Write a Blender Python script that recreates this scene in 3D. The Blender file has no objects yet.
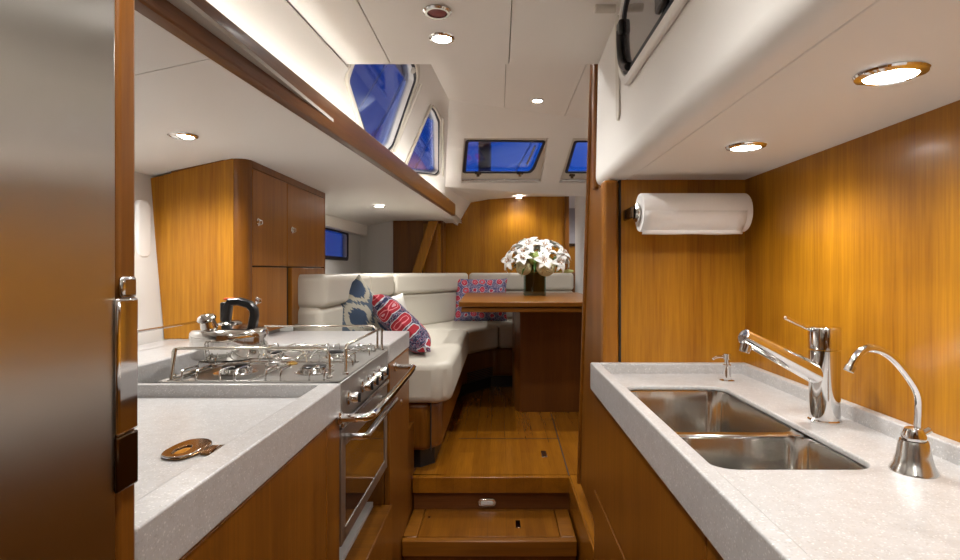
import bpy, bmesh, math, random
from mathutils import Vector, Matrix
random.seed(7)
C = bpy.context.scene.collection
F = 550.0; VX = 499.0; VY = 271.0; CZ = 1.35
PI = math.pi
def V(*a): return Vector(a)
def P(px, py, Y): return V((px-VX)/F*Y, Y, CZ-(py-VY)/F*Y)
def D(x, Y, dz): return V(x, Y, CZ+dz)
def plane_hit(px, py, p0, n, off=0.0):
    d = V((px-VX)/F, 1, -(py-VY)/F); o = V(0, 0, CZ)
    t = (p0+n*off-o).dot(n)/d.dot(n)
    return o+d*t

# ------------------------------------------------------------------ materials
def new_mat(name):
    m = bpy.data.materials.new(name); m.use_nodes = True
    nt = m.node_tree; b = nt.nodes['Principled BSDF']
    return m, nt, b
def simple(name, col, rough=.5, metal=0, bump=0, bscale=200, coat=0, emis=None, estr=0, aniso=0, spec=None):
    m, nt, b = new_mat(name)
    b.inputs['Base Color'].default_value = (*col, 1); b.inputs['Roughness'].default_value = rough
    b.inputs['Metallic'].default_value = metal; b.inputs['Coat Weight'].default_value = coat
    if spec is not None: b.inputs['Specular IOR Level'].default_value = spec
    if emis: b.inputs['Emission Color'].default_value = (*emis, 1); b.inputs['Emission Strength'].default_value = estr
    tc = nt.nodes.new('ShaderNodeTexCoord')
    n = nt.nodes.new('ShaderNodeTexNoise'); n.inputs['Scale'].default_value = bscale
    nt.links.new(tc.outputs['Object'], n.inputs['Vector'])
    if bump:
        bp = nt.nodes.new('ShaderNodeBump'); bp.inputs['Strength'].default_value = bump; bp.inputs['Distance'].default_value = .002
        nt.links.new(n.outputs['Fac'], bp.inputs['Height']); nt.links.new(bp.outputs['Normal'], b.inputs['Normal'])
    return m
def teak(name, axis='Z', light=(.48, .208, .010), dark=(.24, .082, .004), rough=.36, coat=.12, plank=None, stripe=1.0):
    m, nt, b = new_mat(name)
    tc = nt.nodes.new('ShaderNodeTexCoord'); mp = nt.nodes.new('ShaderNodeMapping')
    s = {'X': (1.1, 30, 30), 'Y': (30, 1.1, 30), 'Z': (30, 30, 1.1)}[axis]
    mp.inputs['Scale'].default_value = s
    nt.links.new(tc.outputs['Object'], mp.inputs['Vector'])
    n1 = nt.nodes.new('ShaderNodeTexNoise'); n1.inputs['Scale'].default_value = .55*stripe; n1.inputs['Detail'].default_value = 5; n1.inputs['Roughness'].default_value = .6
    n1.inputs['Distortion'].default_value = .3
    nt.links.new(mp.outputs[0], n1.inputs['Vector'])
    n2 = nt.nodes.new('ShaderNodeTexNoise'); n2.inputs['Scale'].default_value = 6; n2.inputs['Detail'].default_value = 3
    nt.links.new(mp.outputs[0], n2.inputs['Vector'])
    mx = nt.nodes.new('ShaderNodeMix'); mx.data_type = 'FLOAT'; mx.inputs['Factor'].default_value = .38
    nt.links.new(n1.outputs['Fac'], mx.inputs[2]); nt.links.new(n2.outputs['Fac'], mx.inputs[3])
    cr = nt.nodes.new('ShaderNodeValToRGB')
    cr.color_ramp.elements[0].position = .3; cr.color_ramp.elements[0].color = (*dark, 1)
    cr.color_ramp.elements[1].position = .68; cr.color_ramp.elements[1].color = (*light, 1)
    nt.links.new(mx.outputs[0], cr.inputs['Fac'])
    out = cr.outputs['Color']
    if plank:
        br = nt.nodes.new('ShaderNodeTexBrick'); mp2 = nt.nodes.new('ShaderNodeMapping')
        nt.links.new(tc.outputs['Object'], mp2.inputs['Vector'])
        mp2.inputs['Rotation'].default_value = (0, 0, PI/2) if plank == 'Y' else (0, 0, 0)
        br.inputs['Color1'].default_value = (1, 1, 1, 1); br.inputs['Color2'].default_value = (.82, .79, .76, 1); br.inputs['Mortar'].default_value = (.75, .72, .7, 1)
        br.inputs['Scale'].default_value = 1; br.inputs['Mortar Size'].default_value = .0012
        br.inputs['Brick Width'].default_value = .7; br.inputs['Row Height'].default_value = .085
        nt.links.new(mp2.outputs[0], br.inputs['Vector'])
        mm = nt.nodes.new('ShaderNodeMix'); mm.data_type = 'RGBA'; mm.blend_type = 'MULTIPLY'; mm.inputs[0].default_value = 1
        nt.links.new(out, mm.inputs[6]); nt.links.new(br.outputs['Color'], mm.inputs[7]); out = mm.outputs[2]
    nt.links.new(out, b.inputs['Base Color'])
    b.inputs['Roughness'].default_value = rough; b.inputs['Coat Weight'].default_value = coat; b.inputs['Coat Roughness'].default_value = .15; b.inputs['Specular IOR Level'].default_value = .35
    bp = nt.nodes.new('ShaderNodeBump'); bp.inputs['Strength'].default_value = .05; bp.inputs['Distance'].default_value = .001
    nt.links.new(n2.outputs['Fac'], bp.inputs['Height']); nt.links.new(bp.outputs['Normal'], b.inputs['Normal'])
    return m
def stone():
    m, nt, b = new_mat('speckled_solid_surface')
    tc = nt.nodes.new('ShaderNodeTexCoord')
    v = nt.nodes.new('ShaderNodeTexVoronoi'); v.inputs['Scale'].default_value = 420
    nt.links.new(tc.outputs['Object'], v.inputs['Vector'])
    sp = nt.nodes.new('ShaderNodeSeparateColor'); nt.links.new(v.outputs['Color'], sp.inputs[0])
    cr = nt.nodes.new('ShaderNodeValToRGB'); e = cr.color_ramp.elements
    e[0].position = 0; e[0].color = (.40, .385, .37, 1); e[1].position = .12; e[1].color = (.50, .485, .47, 1)
    x = e.new(.5); x.color = (.47, .465, .468, 1); x = e.new(.9); x.color = (.485, .48, .482, 1); x = e.new(1); x.color = (.70, .69, .675, 1)
    nt.links.new(sp.outputs[0], cr.inputs['Fac'])
    n = nt.nodes.new('ShaderNodeTexNoise'); n.inputs['Scale'].default_value = 45; n.inputs['Detail'].default_value = 4
    nt.links.new(tc.outputs['Object'], n.inputs['Vector'])
    c2 = nt.nodes.new('ShaderNodeValToRGB'); c2.color_ramp.elements[0].position = .35; c2.color_ramp.elements[0].color = (.91, .90, .89, 1)
    c2.color_ramp.elements[1].position = .65; c2.color_ramp.elements[1].color = (1, 1, 1, 1)
    nt.links.new(n.outputs['Fac'], c2.inputs['Fac'])
    mm = nt.nodes.new('ShaderNodeMix'); mm.data_type = 'RGBA'; mm.blend_type = 'MULTIPLY'; mm.inputs[0].default_value = 1
    nt.links.new(cr.outputs['Color'], mm.inputs[6]); nt.links.new(c2.outputs['Color'], mm.inputs[7])
    nt.links.new(mm.outputs[2], b.inputs['Base Color']); b.inputs['Roughness'].default_value = .28
    return m
def brushed(name, col=(.52, .50, .47), rough=.3, scale=(1200, 1200, 3), strength=.25, aniso=.0):
    m, nt, b = new_mat(name)
    b.inputs['Base Color'].default_value = (*col, 1); b.inputs['Metallic'].default_value = 1; b.inputs['Roughness'].default_value = rough
    tc = nt.nodes.new('ShaderNodeTexCoord'); mp = nt.nodes.new('ShaderNodeMapping'); mp.inputs['Scale'].default_value = scale
    nt.links.new(tc.outputs['Object'], mp.inputs['Vector'])
    n = nt.nodes.new('ShaderNodeTexNoise'); n.inputs['Scale'].default_value = 1; n.inputs['Detail'].default_value = 2
    nt.links.new(mp.outputs[0], n.inputs['Vector'])
    bp = nt.nodes.new('ShaderNodeBump'); bp.inputs['Strength'].default_value = strength; bp.inputs['Distance'].default_value = .0006
    nt.links.new(n.outputs['Fac'], bp.inputs['Height']); nt.links.new(bp.outputs['Normal'], b.inputs['Normal'])
    if aniso:
        b.inputs['Anisotropic'].default_value = aniso
        t = nt.nodes.new('ShaderNodeTangent'); t.direction_type = 'RADIAL'; t.axis = 'Z'
        nt.links.new(t.outputs[0], b.inputs['Tangent'])
    return m
def window_glass(name, tint=(1, 1, 1), refl=.10):
    m, nt, b = new_mat(name); nt.nodes.remove(b)
    out = nt.nodes['Material Output']
    tr = nt.nodes.new('ShaderNodeBsdfTransparent'); tr.inputs[0].default_value = (*tint, 1)
    gl = nt.nodes.new('ShaderNodeBsdfGlossy'); gl.inputs['Roughness'].default_value = .03
    lw = nt.nodes.new('ShaderNodeLayerWeight'); lw.inputs[0].default_value = .35
    mt = nt.nodes.new('ShaderNodeMath'); mt.operation = 'MULTIPLY_ADD'; mt.inputs[1].default_value = .5; mt.inputs[2].default_value = refl*.5
    nt.links.new(lw.outputs['Fresnel'], mt.inputs[0])
    mx = nt.nodes.new('ShaderNodeMixShader')
    nt.links.new(mt.outputs[0], mx.inputs[0]); nt.links.new(tr.outputs[0], mx.inputs[1]); nt.links.new(gl.outputs[0], mx.inputs[2])
    nt.links.new(mx.outputs[0], out.inputs[0])
    return m
def floral(name, ground, ground2, flower, core, scale=9.0):
    m, nt, b = new_mat(name)
    L = nt.links.new
    tc = nt.nodes.new('ShaderNodeTexCoord')
    mp = nt.nodes.new('ShaderNodeMapping'); mp.inputs['Scale'].default_value = (1, 1, .02); L(tc.outputs['Object'], mp.inputs['Vector'])
    v = nt.nodes.new('ShaderNodeTexVoronoi'); v.inputs['Scale'].default_value = scale; v.inputs['Randomness'].default_value = .35
    nd = nt.nodes.new('ShaderNodeTexNoise'); nd.inputs['Scale'].default_value = 30
    L(mp.outputs[0], nd.inputs['Vector'])
    va = nt.nodes.new('ShaderNodeMix'); va.data_type = 'RGBA'; va.blend_type = 'LINEAR_LIGHT'; va.inputs[0].default_value = .012
    L(mp.outputs[0], va.inputs[6]); L(nd.outputs['Color'], va.inputs[7]); L(va.outputs[2], v.inputs['Vector'])
    cr = nt.nodes.new('ShaderNodeValToRGB'); cr.color_ramp.interpolation = 'CONSTANT'; e = cr.color_ramp.elements
    e[0].position = 0; e[0].color = (*core, 1); e[1].position = .10; e[1].color = (*flower, 1)
    x = e.new(.17); x.color = (.75, .25, .28, 1); x = e.new(.21); x.color = (*flower, 1); x = e.new(.36); x.color = (.55, .58, .62, 1); x = e.new(.40); x.color = (0, 0, 0, 1)
    L(v.outputs['Distance'], cr.inputs['Fac'])
    g = nt.nodes.new('ShaderNodeTexNoise'); g.inputs['Scale'].default_value = 70; g.inputs['Distortion'].default_value = 1.5; L(mp.outputs[0], g.inputs['Vector'])
    gr = nt.nodes.new('ShaderNodeValToRGB'); gr.color_ramp.interpolation = 'CONSTANT'; e = gr.color_ramp.elements
    e[0].position = 0; e[0].color = (*ground, 1); e[1].position = .47; e[1].color = (*ground2, 1)
    x = e.new(.54); x.color = (.30, .02, .05, 1); x = e.new(.585); x.color = (*ground, 1)
    L(g.outputs['Fac'], gr.inputs['Fac'])
    gt = nt.nodes.new('ShaderNodeMath'); gt.operation = 'GREATER_THAN'; gt.inputs[1].default_value = .40; L(v.outputs['Distance'], gt.inputs[0])
    mx = nt.nodes.new('ShaderNodeMix'); mx.data_type = 'RGBA'; L(gt.outputs[0], mx.inputs[0]); L(cr.outputs['Color'], mx.inputs[6]); L(gr.outputs['Color'], mx.inputs[7])
    L(mx.outputs[2], b.inputs['Base Color']); b.inputs['Roughness'].default_value = .85
    return m
def ikat(name, cols, freq=7.0, warp=.09, thr=(.0, .22, .42, .60, .8)):
    # mirrored medallion bands with feathered edges, as woven ikat
    m, nt, b = new_mat(name); L = nt.links.new
    tc = nt.nodes.new('ShaderNodeTexCoord'); sx = nt.nodes.new('ShaderNodeSeparateXYZ')
    L(tc.outputs['Object'], sx.inputs[0])
    nz = nt.nodes.new('ShaderNodeTexNoise'); nz.inputs['Scale'].default_value = 1; mp = nt.nodes.new('ShaderNodeMapping'); mp.inputs['Scale'].default_value = (120, 10, 1)
    L(tc.outputs['Object'], mp.inputs['Vector']); L(mp.outputs[0], nz.inputs['Vector'])
    def math_(op, a, b_=None):
        n = nt.nodes.new('ShaderNodeMath'); n.operation = op
        for i, v in enumerate((a, b_)):
            if v is None: continue
            if isinstance(v, (int, float)): n.inputs[i].default_value = v
            else: L(v, n.inputs[i])
        return n.outputs[0]
    yy = math_('ADD', sx.outputs[1], math_('MULTIPLY', nz.outputs['Fac'], warp))
    a = math_('SINE', math_('MULTIPLY', yy, freq*PI)); c = math_('COSINE', math_('MULTIPLY', sx.outputs[0], freq*PI*1.25))
    f = math_('ADD', math_('MULTIPLY', math_('ADD', a, c), .25), .5)
    cr = nt.nodes.new('ShaderNodeValToRGB'); e = cr.color_ramp.elements
    e[0].position = 0; e[0].color = (*cols[0], 1); e[1].position = thr[1]; e[1].color = (*cols[1], 1)
    for t, co in zip(thr[2:], cols[2:]): x = e.new(t); x.color = (*co, 1)
    cr.color_ramp.interpolation = 'CONSTANT'
    L(f, cr.inputs['Fac']); L(cr.outputs['Color'], b.inputs['Base Color']); b.inputs['Roughness'].default_value = .85
    return m

TK = teak('teak_veneer_vertical')
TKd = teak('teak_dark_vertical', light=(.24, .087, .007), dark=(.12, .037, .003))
TKx = teak('teak_across', 'X', light=(.28, .105, .009), dark=(.15, .05, .004))
TKy = teak('teak_solid_lengthwise', 'Y', light=(.17, .062, .012), dark=(.085, .029, .005))
TKf = teak('teak_sole_planks', 'Y', light=(.34, .130, .008), dark=(.20, .067, .004), plank='Y', rough=.25)
TKs = teak('teak_step_planks', 'Y', light=(.28, .105, .008), dark=(.155, .050, .004), plank='Y', rough=.28)
WHITE = simple('headliner_vinyl', (.83, .81, .77), .55, bump=.08, bscale=600)
WHITE2 = simple('white_gelcoat', (.72, .71, .69), .35)
CREAM = simple('cream_frame', (.62, .58, .51), .4)
GROOVE = simple('seam_shadow_gap', (.42, .39, .35), .8)
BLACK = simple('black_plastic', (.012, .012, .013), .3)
RUBBER = simple('dark_gasket', (.012, .014, .022), .5)
GAP = simple('dark_joint', (.015, .008, .004), .7)
STONE = stone()
CHROME = simple('polished_chrome', (.80, .80, .80), .06, 1)
STEEL = simple('polished_steel', (.62, .61, .59), .16, 1)
SINKST = brushed('sink_steel', (.66, .65, .62), .13, (60, 60, 1.5), .35)
HOB = brushed('hob_steel', (.42, .41, .39), .42, (300, 4, 4), .1)
FRIDGE = brushed('fridge_brushed_steel', (.60, .575, .53), .33, (3, 1500, .5), .12, aniso=.97)
BRONZE = simple('dark_reflective_steel', (.10, .065, .04), .18, 1)
LEATHER = simple('cream_leather', (.60, .565, .485), .45, bump=.15, bscale=90)
PIPING = simple('cream_piping', (.42, .39, .32), .5)
PAPER = simple('white_paper', (.85, .84, .83), .9, bump=.5, bscale=60)
LENS = simple('lamp_lens', (1, 1, 1), .3, emis=(1, .97, .92), estr=26)
STRIP = simple('led_strip_emitter', (1, 1, 1), .3, emis=(1, .96, .90), estr=11)
REDLENS = simple('red_lens', (.22, .02, .02), .35)
GLASS = window_glass('window_glass', (.82, .88, 1))
SMOKE = window_glass('smoked_glass', (.10, .10, .13), .25)
OVENGL = simple('oven_door_glass', (.02, .018, .016), .05, coat=1, spec=.8)
HULLSIDE = simple('hull_side', (.62, .61, .59), .45)

# ------------------------------------------------------------------ mesh helpers
class MB:
    def __init__(s): s.bm = bmesh.new()
    def box(s, a, b, rot=None, piv=None):
        a, b = Vector(a), Vector(b)
        vs = [s.bm.verts.new((x, y, z)) for x in (a.x, b.x) for y in (a.y, b.y) for z in (a.z, b.z)]
        for f in ((0,1,3,2),(4,6,7,5),(0,4,5,1),(2,3,7,6),(0,2,6,4),(1,5,7,3)): s.bm.faces.new([vs[i] for i in f])
        if rot is not None:
            c = piv or (a+b)/2
            for v in vs: v.co = c+rot@(v.co-c)
        return s
    def prism(s, pts, vec, holes=()):
        """planar polygon (3-D points), extruded by vec, optional holes"""
        if not holes:
            f = s.bm.faces.new([s.bm.verts.new(p) for p in pts]); fs = [f]
        else:
            edges = []
            for lp in [pts]+list(holes):
                vs = [s.bm.verts.new(p) for p in lp]
                edges += [s.bm.edges.new((vs[i], vs[(i+1) % len(vs)])) for i in range(len(vs))]
            r = bmesh.ops.triangle_fill(s.bm, edges=edges, use_beauty=True, normal=Vector(vec).normalized())
            fs = [g for g in r['geom'] if isinstance(g, bmesh.types.BMFace)]
        r = bmesh.ops.extrude_face_region(s.bm, geom=fs)
        nv = [g for g in r['geom'] if isinstance(g, bmesh.types.BMVert)]
        bmesh.ops.translate(s.bm, verts=nv, vec=vec)
        # extrude_face_region keeps the source faces only when they border others
        ok = set(f for f in s.bm.faces)
        if not holes and fs[0] not in ok: pass
        return s
    def plan(s, xy, z0, z1, holes=()):
        s.solid([V(x, y, z0) for x, y in xy], V(0, 0, z1-z0), [[V(x, y, z0) for x, y in h] for h in holes]); return s
    def solid(s, pts, vec, holes=()):
        vec = Vector(vec)
        loops = [list(pts)]+[list(h) for h in holes]
        for k in (0, 1):
            allv = []; edges = []
            for lp in loops:
                vs = [s.bm.verts.new(Vector(p)+vec*k) for p in lp]; allv.append(vs)
                if holes: edges += [s.bm.edges.new((vs[i], vs[(i+1) % len(vs)])) for i in range(len(vs))]
            if holes: bmesh.ops.triangle_fill(s.bm, edges=edges, use_beauty=True, normal=vec.normalized())
            else: s.bm.faces.new(allv[0])
            if k == 0: first = allv
        for a, b in zip(first, allv):
            n = len(a)
            for i in range(n): s.bm.faces.new((a[i], a[(i+1) % n], b[(i+1) % n], b[i]))
        return s
    def ring(s, rings, close=True, cap0=True, cap1=True):
        R = [[s.bm.verts.new(p) for p in r] for r in rings]
        for a, b in zip(R, R[1:]):
            n = len(a)
            for i in range(n if close else n-1): s.bm.faces.new((a[i], a[(i+1) % n], b[(i+1) % n], b[i]))
        if cap0: s.bm.faces.new(R[0])
        if cap1: s.bm.faces.new(R[-1])
        return s
    def lathe(s, prof, c=(0, 0, 0), n=32, axis=None):
        c = Vector(c); q = Vector(axis).to_track_quat('Z', 'Y') if axis is not None else None
        rings = []
        for r, z in prof:
            ring = []
            for i in range(n):
                a = 2*PI*i/n; p = V(max(r, 1e-4)*math.cos(a), max(r, 1e-4)*math.sin(a), z)
                if q: p = q@p
                ring.append(c+p)
            rings.append(ring)
        return s.ring(rings)
    def cyl(s, a, b, r, r2=None, n=20):
        a, b = Vector(a), Vector(b); L = (b-a).length
        return s.lathe([(r, 0), (r if r2 is None else r2, L)], a, n, b-a)
    def tube(s, pts, r, n=10, closed=False, sub=0):
        pts = [Vector(p) for p in pts]
        for _ in range(sub):   # Chaikin smoothing
            q = [pts[0]]
            for a, b in zip(pts, pts[1:]): q += [a*.75+b*.25, a*.25+b*.75]
            pts = q+[pts[-1]]
        N = len(pts); rings = []; up = None
        for i, p in enumerate(pts):
            if closed: t = pts[(i+1) % N]-pts[i-1]
            else: t = pts[min(i+1, N-1)]-pts[max(i-1, 0)]
            t.normalize()
            if up is None: up = t.orthogonal().normalized()
            else: up = (up-t*up.dot(t)).normalized()
            w = t.cross(up); rr = r[i*len(r)//N] if isinstance(r, list) else r
            rings.append([p+(up*math.cos(2*PI*k/n)+w*math.sin(2*PI*k/n))*rr for k in range(n)])
        if closed: rings.append(rings[0]); return s.ring(rings, True, False, False)
        return s.ring(rings)
    def build(s, name, m, parent=None, bevel=0, seg=2, smooth=True, origin=None, keep_world=False, sub=0):
        bm = s.bm
        bmesh.ops.remove_doubles(bm, verts=bm.verts, dist=1e-6)
        bmesh.ops.recalc_face_normals(bm, faces=bm.faces)
        co = [v.co for v in bm.verts]
        if parent is not None: o0 = world_loc(parent)
        elif origin is not None: o0 = Vector(origin)
        else:
            mn = V(*(min(c[i] for c in co) for i in range(3))); mx = V(*(max(c[i] for c in co) for i in range(3)))
            o0 = V((mn.x+mx.x)/2, (mn.y+mx.y)/2, mn.z)
        for v in bm.verts: v.co -= o0
        me = bpy.data.meshes.new(name); bm.to_mesh(me); bm.free()
        if smooth:
            for p in me.polygons: p.use_smooth = True
        o = bpy.data.objects.new(name, me); C.objects.link(o)
        if m: me.materials.append(m)
        if parent is not None: o.parent = parent
        else: o.location = o0
        if bevel:
            b = o.modifiers.new('bevel', 'BEVEL'); b.width = bevel; b.segments = seg; b.limit_method = 'ANGLE'; b.angle_limit = math.radians(40)
            b.use_clamp_overlap = True
        if sub:
            u = o.modifiers.new('sub', 'SUBSURF'); u.levels = sub; u.render_levels = sub
        if smooth:
            try: me.set_sharp_from_angle(angle=math.radians(38))
            except Exception: pass
        return o
def world_loc(o):
    l = Vector(o.location); p = o.parent
    while p is not None: l += Vector(p.location); p = p.parent
    return l
def tag(o, label, cat, group=None, kind=None):
    o['label'] = label; o['category'] = cat
    if group: o['group'] = group
    if kind: o['kind'] = kind
    return o
def thing(name, label, cat, loc, group=None):
    o = bpy.data.objects.new(name, None); C.objects.link(o); o.location = loc; o.empty_display_size = .05
    return tag(o, label, cat, group)
def struct(name, mb, m, label=None, cat=None, **k):
    o = mb.build(name, m, **k)
    if o.parent is None:
        o['kind'] = 'structure'
        o['label'] = label or name.replace('_', ' '); o['category'] = cat or name.split('_')[0]
    return o
def rrect(x0, y0, x1, y1, r, n=6):
    out = []
    for cx, cy, a0 in ((x1-r, y1-r, 0), (x0+r, y1-r, 90), (x0+r, y0+r, 180), (x1-r, y0+r, 270)):
        for i in range(n+1):
            a = math.radians(a0+90*i/n); out.append((cx+r*math.cos(a), cy+r*math.sin(a)))
    return out
def inset3(pts, d):
    """shrink a planar convex polygon towards its centroid by about d"""
    c = sum(pts, Vector())/len(pts)
    return [p+(c-p).normalized()*d*1.35 for p in pts]
def round_poly(pts, r, n=4):
    out = []; N = len(pts)
    for i in range(N):
        p = pts[i]; a = (pts[i-1]-p); b = (pts[(i+1) % N]-p)
        ra = min(r, a.length*.45); rb = min(r, b.length*.45)
        A = p+a.normalized()*ra; B = p+b.normalized()*rb
        for k in range(n+1):
            t = k/n; out.append(A*(1-t)**2+p*2*t*(1-t)+B*t*t)
    return out

# ------------------------------------------------------------------ key dimensions (dz = height relative to the lens)
XL = -.423; XR = .300            # counter fronts
CT = -.30; CS = -.333            # rim top / counter surface
SOLE = -1.0; TREAD = -1.165; GF = -CZ
WALLR = .81; YB = 1.81           # galley starboard wall, forward bulkhead of the galley
def beam_x(Y): return -.6+.069*(Y-.913)
# port coachroof side plane and windscreen plane
S0 = D(-.318, 3.5, 1.088); S1 = D(-.42, 2.0, 1.088); S2 = D(-.442, 4.5, .695)
SN = (S1-S0).cross(S2-S0).normalized()
if SN.x < 0: SN = -SN            # points inboard
W0 = S0; W1 = D(.655, 3.96, 1.088); W2 = S2
WN = (W1-W0).cross(W2-W0).normalized()
if WN.y > 0: WN = -WN            # points aft, towards the cabin
def s_at(Y, dz):
    z = CZ+dz; x = S0.x-(SN.y*(Y-S0.y)+SN.z*(z-S0.z))/SN.x
    return V(x, Y, z)
def w_at(x, dz):
    z = CZ+dz; y = W0.y-(WN.x*(x-W0.x)+WN.z*(z-W0.z))/WN.y
    return V(x, y, z)
YREAR = -1.3

# ================================================================== SETTING
m = MB(); m.box((-1.5, YREAR, -.05), (.9, 2.72, 0)); struct('floor', m, TKf, 'teak plank floor of the galley', 'floor')
m = MB(); m.box((XL+.003, 2.70, CZ+SOLE-.04), (1.4, 6.9, CZ+SOLE)); m.box((-1.5, 2.70, CZ+SOLE-.04), (XL-.003, 6.9, CZ+SOLE))
m.box((XL+.003, 2.665, CZ+SOLE-.078), (.345, 2.70, CZ+SOLE))
struct('floor', m, TKf, 'raised teak plank sole of the saloon', 'floor', bevel=.004)
m = MB()
for a, b in ((P(553, 415, 3.8), P(567.5, 475, 2.69)),):
    d = V(.003, 0, 0); z = CZ+SOLE
    m.solid([V(.362, 3.85, z), V(.368, 3.85, z), V(.345, 2.69, z), V(.339, 2.69, z)], V(0, 0, .0012))
m.box((-.24, 3.28, CZ+SOLE), (.36, 3.284, CZ+SOLE+.0012))
struct('trim_1', m, GAP, 'dark joint lines of the hatch in the saloon sole', 'trim')
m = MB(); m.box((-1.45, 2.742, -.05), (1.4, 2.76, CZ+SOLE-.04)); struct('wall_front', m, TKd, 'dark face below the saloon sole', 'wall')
# galley starboard side wall + forward bulkhead
m = MB(); m.box((WALLR, YREAR, 0), (WALLR+.04, YB, CZ+.34)); struct('wall_right', m, TK, 'amber teak wall behind the sink counter', 'wall')
m = MB(); m.box((.402, YB, 0), (1.4, YB+.04, CZ+.34)); struct('wall_front', m, TK, 'teak bulkhead at the forward end of the sink counter', 'wall')
m = MB(); m.box((.396, YB-.001, CZ+CT), (.402, YB+.02, CZ+.30)); struct('trim_2', m, GAP, 'dark joint beside the bulkhead post', 'trim')
# aft wall (behind the camera)
m = MB(); m.box((-1.5, YREAR-.04, 0), (.9, YREAR, CZ+1.2)); struct('wall_back', m, TKd, 'teak wall at the aft end of the galley', 'wall')
# port hull side, galley then saloon
m = MB(); m.solid([D(-1.22, YREAR, -1.35), D(-1.30, YREAR, -.5), D(-1.33, YREAR, -.27), D(-1.39, YREAR, .5), D(-1.45, YREAR, .5), D(-1.45, YREAR, -1.35)], V(0, 3.2+1.3, 0))
struct('wall_left', m, HULLSIDE, 'white hull side beside the galley counter', 'wall')
# saloon hull side with portlight hole
hx = -1.35
hole = [V(hx, y, z) for y, z in rrect(4.1, CZ+.107, 4.88, CZ+.335, .04)]
m = MB(); m.solid([D(hx, 3.2, -1.35), D(hx, 6.9, -1.35), D(hx, 6.9, .56), D(hx, 3.2, .56)], V(-.04, 0, 0), [hole])
struct('wall_left', m, WHITE2, 'white hull side of the saloon with a small portlight', 'wall', smooth=False)
fr = MB(); fr.solid([V(hx+.004, p.y, p.z) for p in [V(hx, y, z) for y, z in rrect(4.08, CZ+.09, 4.9, CZ+.35, .05)]], V(.008, 0, 0), [[V(hx+.004, y, z) for y, z in rrect(4.11, CZ+.12, 4.87, CZ+.32, .03)]])
w = struct('window_1', fr, RUBBER, 'small rectangular portlight in the white hull side', 'window')
g = MB(); g.box((hx-.02, 4.09, CZ+.10), (hx-.014, 4.89, CZ+.34)); g.build('pane', GLASS, w)
# valance along the saloon hull side
m = MB(); m.box((hx+.002, 3.2, CZ+.335), (hx+.075, 5.34, CZ+.46)); struct('trim_3', m, WHITE, 'white valance box above the saloon portlight', 'trim', bevel=.008)
# white panel + teak panel facing aft, forward end port side
m = MB(); m.box((hx, 5.36, CZ-1.0), (-1.035, 5.40, CZ+.53)); struct('wall_front', m, WHITE2, 'white panel beside the port bulkhead', 'wall')
m = MB(); m.box((-1.032, 5.36, CZ-1.0), (-.56, 5.40, CZ+.53)); m.box((-.575, 5.38, CZ-1.0), (-.55, 5.74, CZ+.53)); struct('wall_front', m, TKd, 'teak bulkhead behind the leaning post', 'wall')
# main forward bulkhead: shaped top
m = MB(); m.solid([D(-.555, 5.7, -1), D(.72, 5.7, -1), D(.72, 5.7, .775), D(.35, 5.7, .775), D(-.1, 5.7, .745), D(-.29, 5.7, .71), D(-.43, 5.7, .53), D(-.555, 5.7, .53)], V(0, .04, 0))
struct('wall_front', m, TK, 'amber teak bulkhead at the forward end of the saloon', 'wall')
m = MB(); m.box((.68, 5.675, CZ-1), (.725, 5.70, CZ+.78)); struct('trim_4', m, TKd, 'teak door frame edge of the forward bulkhead', 'trim', bevel=.006)
# cabin beyond the opening
m = MB(); m.box((.5, 6.86, CZ-1), (1.4, 6.9, CZ+.85)); struct('wall_front', m, TK, 'teak wall of the cabin beyond the opening', 'wall')
m = MB(); m.box((.725, 5.72, CZ+.78), (1.4, 6.9, CZ+.81)); struct('ceiling', m, WHITE, 'white ceiling of the cabin beyond the opening', 'ceiling')
# starboard side of the saloon (seen only from further aft/starboard)
m = MB(); m.box((1.36, 1.85, 0), (1.40, 6.9, CZ+1.1)); struct('wall_right', m, WHITE2, 'white starboard side of the saloon', 'wall')

# near (galley) ceiling: three panels with fine joints
def ceil_left(Y, dz): return s_at(Y, dz).x+.03
m = MB()
for xa, xb in ((None, -.3945), (-.3915, .0345), (.0375, None)):
    pts = []
    l0 = ceil_left(YREAR, .75) if xa is None else xa; l1 = ceil_left(1.995, .75) if xa is None else xa
    if xb is None: m.plan([(l0, YREAR), (.345, YREAR), (.345, 1.3), (.36, 1.995), (l1, 1.995)], CZ+.75, CZ+.765)
    else: m.plan([(l0, YREAR), (xb, YREAR), (xb, 1.995), (l1, 1.995)], CZ+.75, CZ+.765)
struct('ceiling', m, WHITE, 'white panelled ceiling over the galley', 'ceiling', bevel=.002)
m = MB(); m.plan([(-.75, YREAR), (.9, YREAR), (.9, 1.99), (-.58, 1.99)], CZ+.766, CZ+.80); struct('ceiling', m, GROOVE, 'backing above the galley ceiling joints', 'ceiling')
# riser up to the saloon ceiling
m = MB(); m.box((-.56, 1.985, CZ+.752), (.345, 2.0, CZ+1.10)); m.box((.378, 1.985, CZ+.34), (1.4, 2.0, CZ+1.10)); m.box((.345, 1.985, CZ+.77), (.38, 2.0, CZ+1.10)); struct('wall_back', m, WHITE, 'white riser between galley and saloon ceilings', 'wall')
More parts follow.
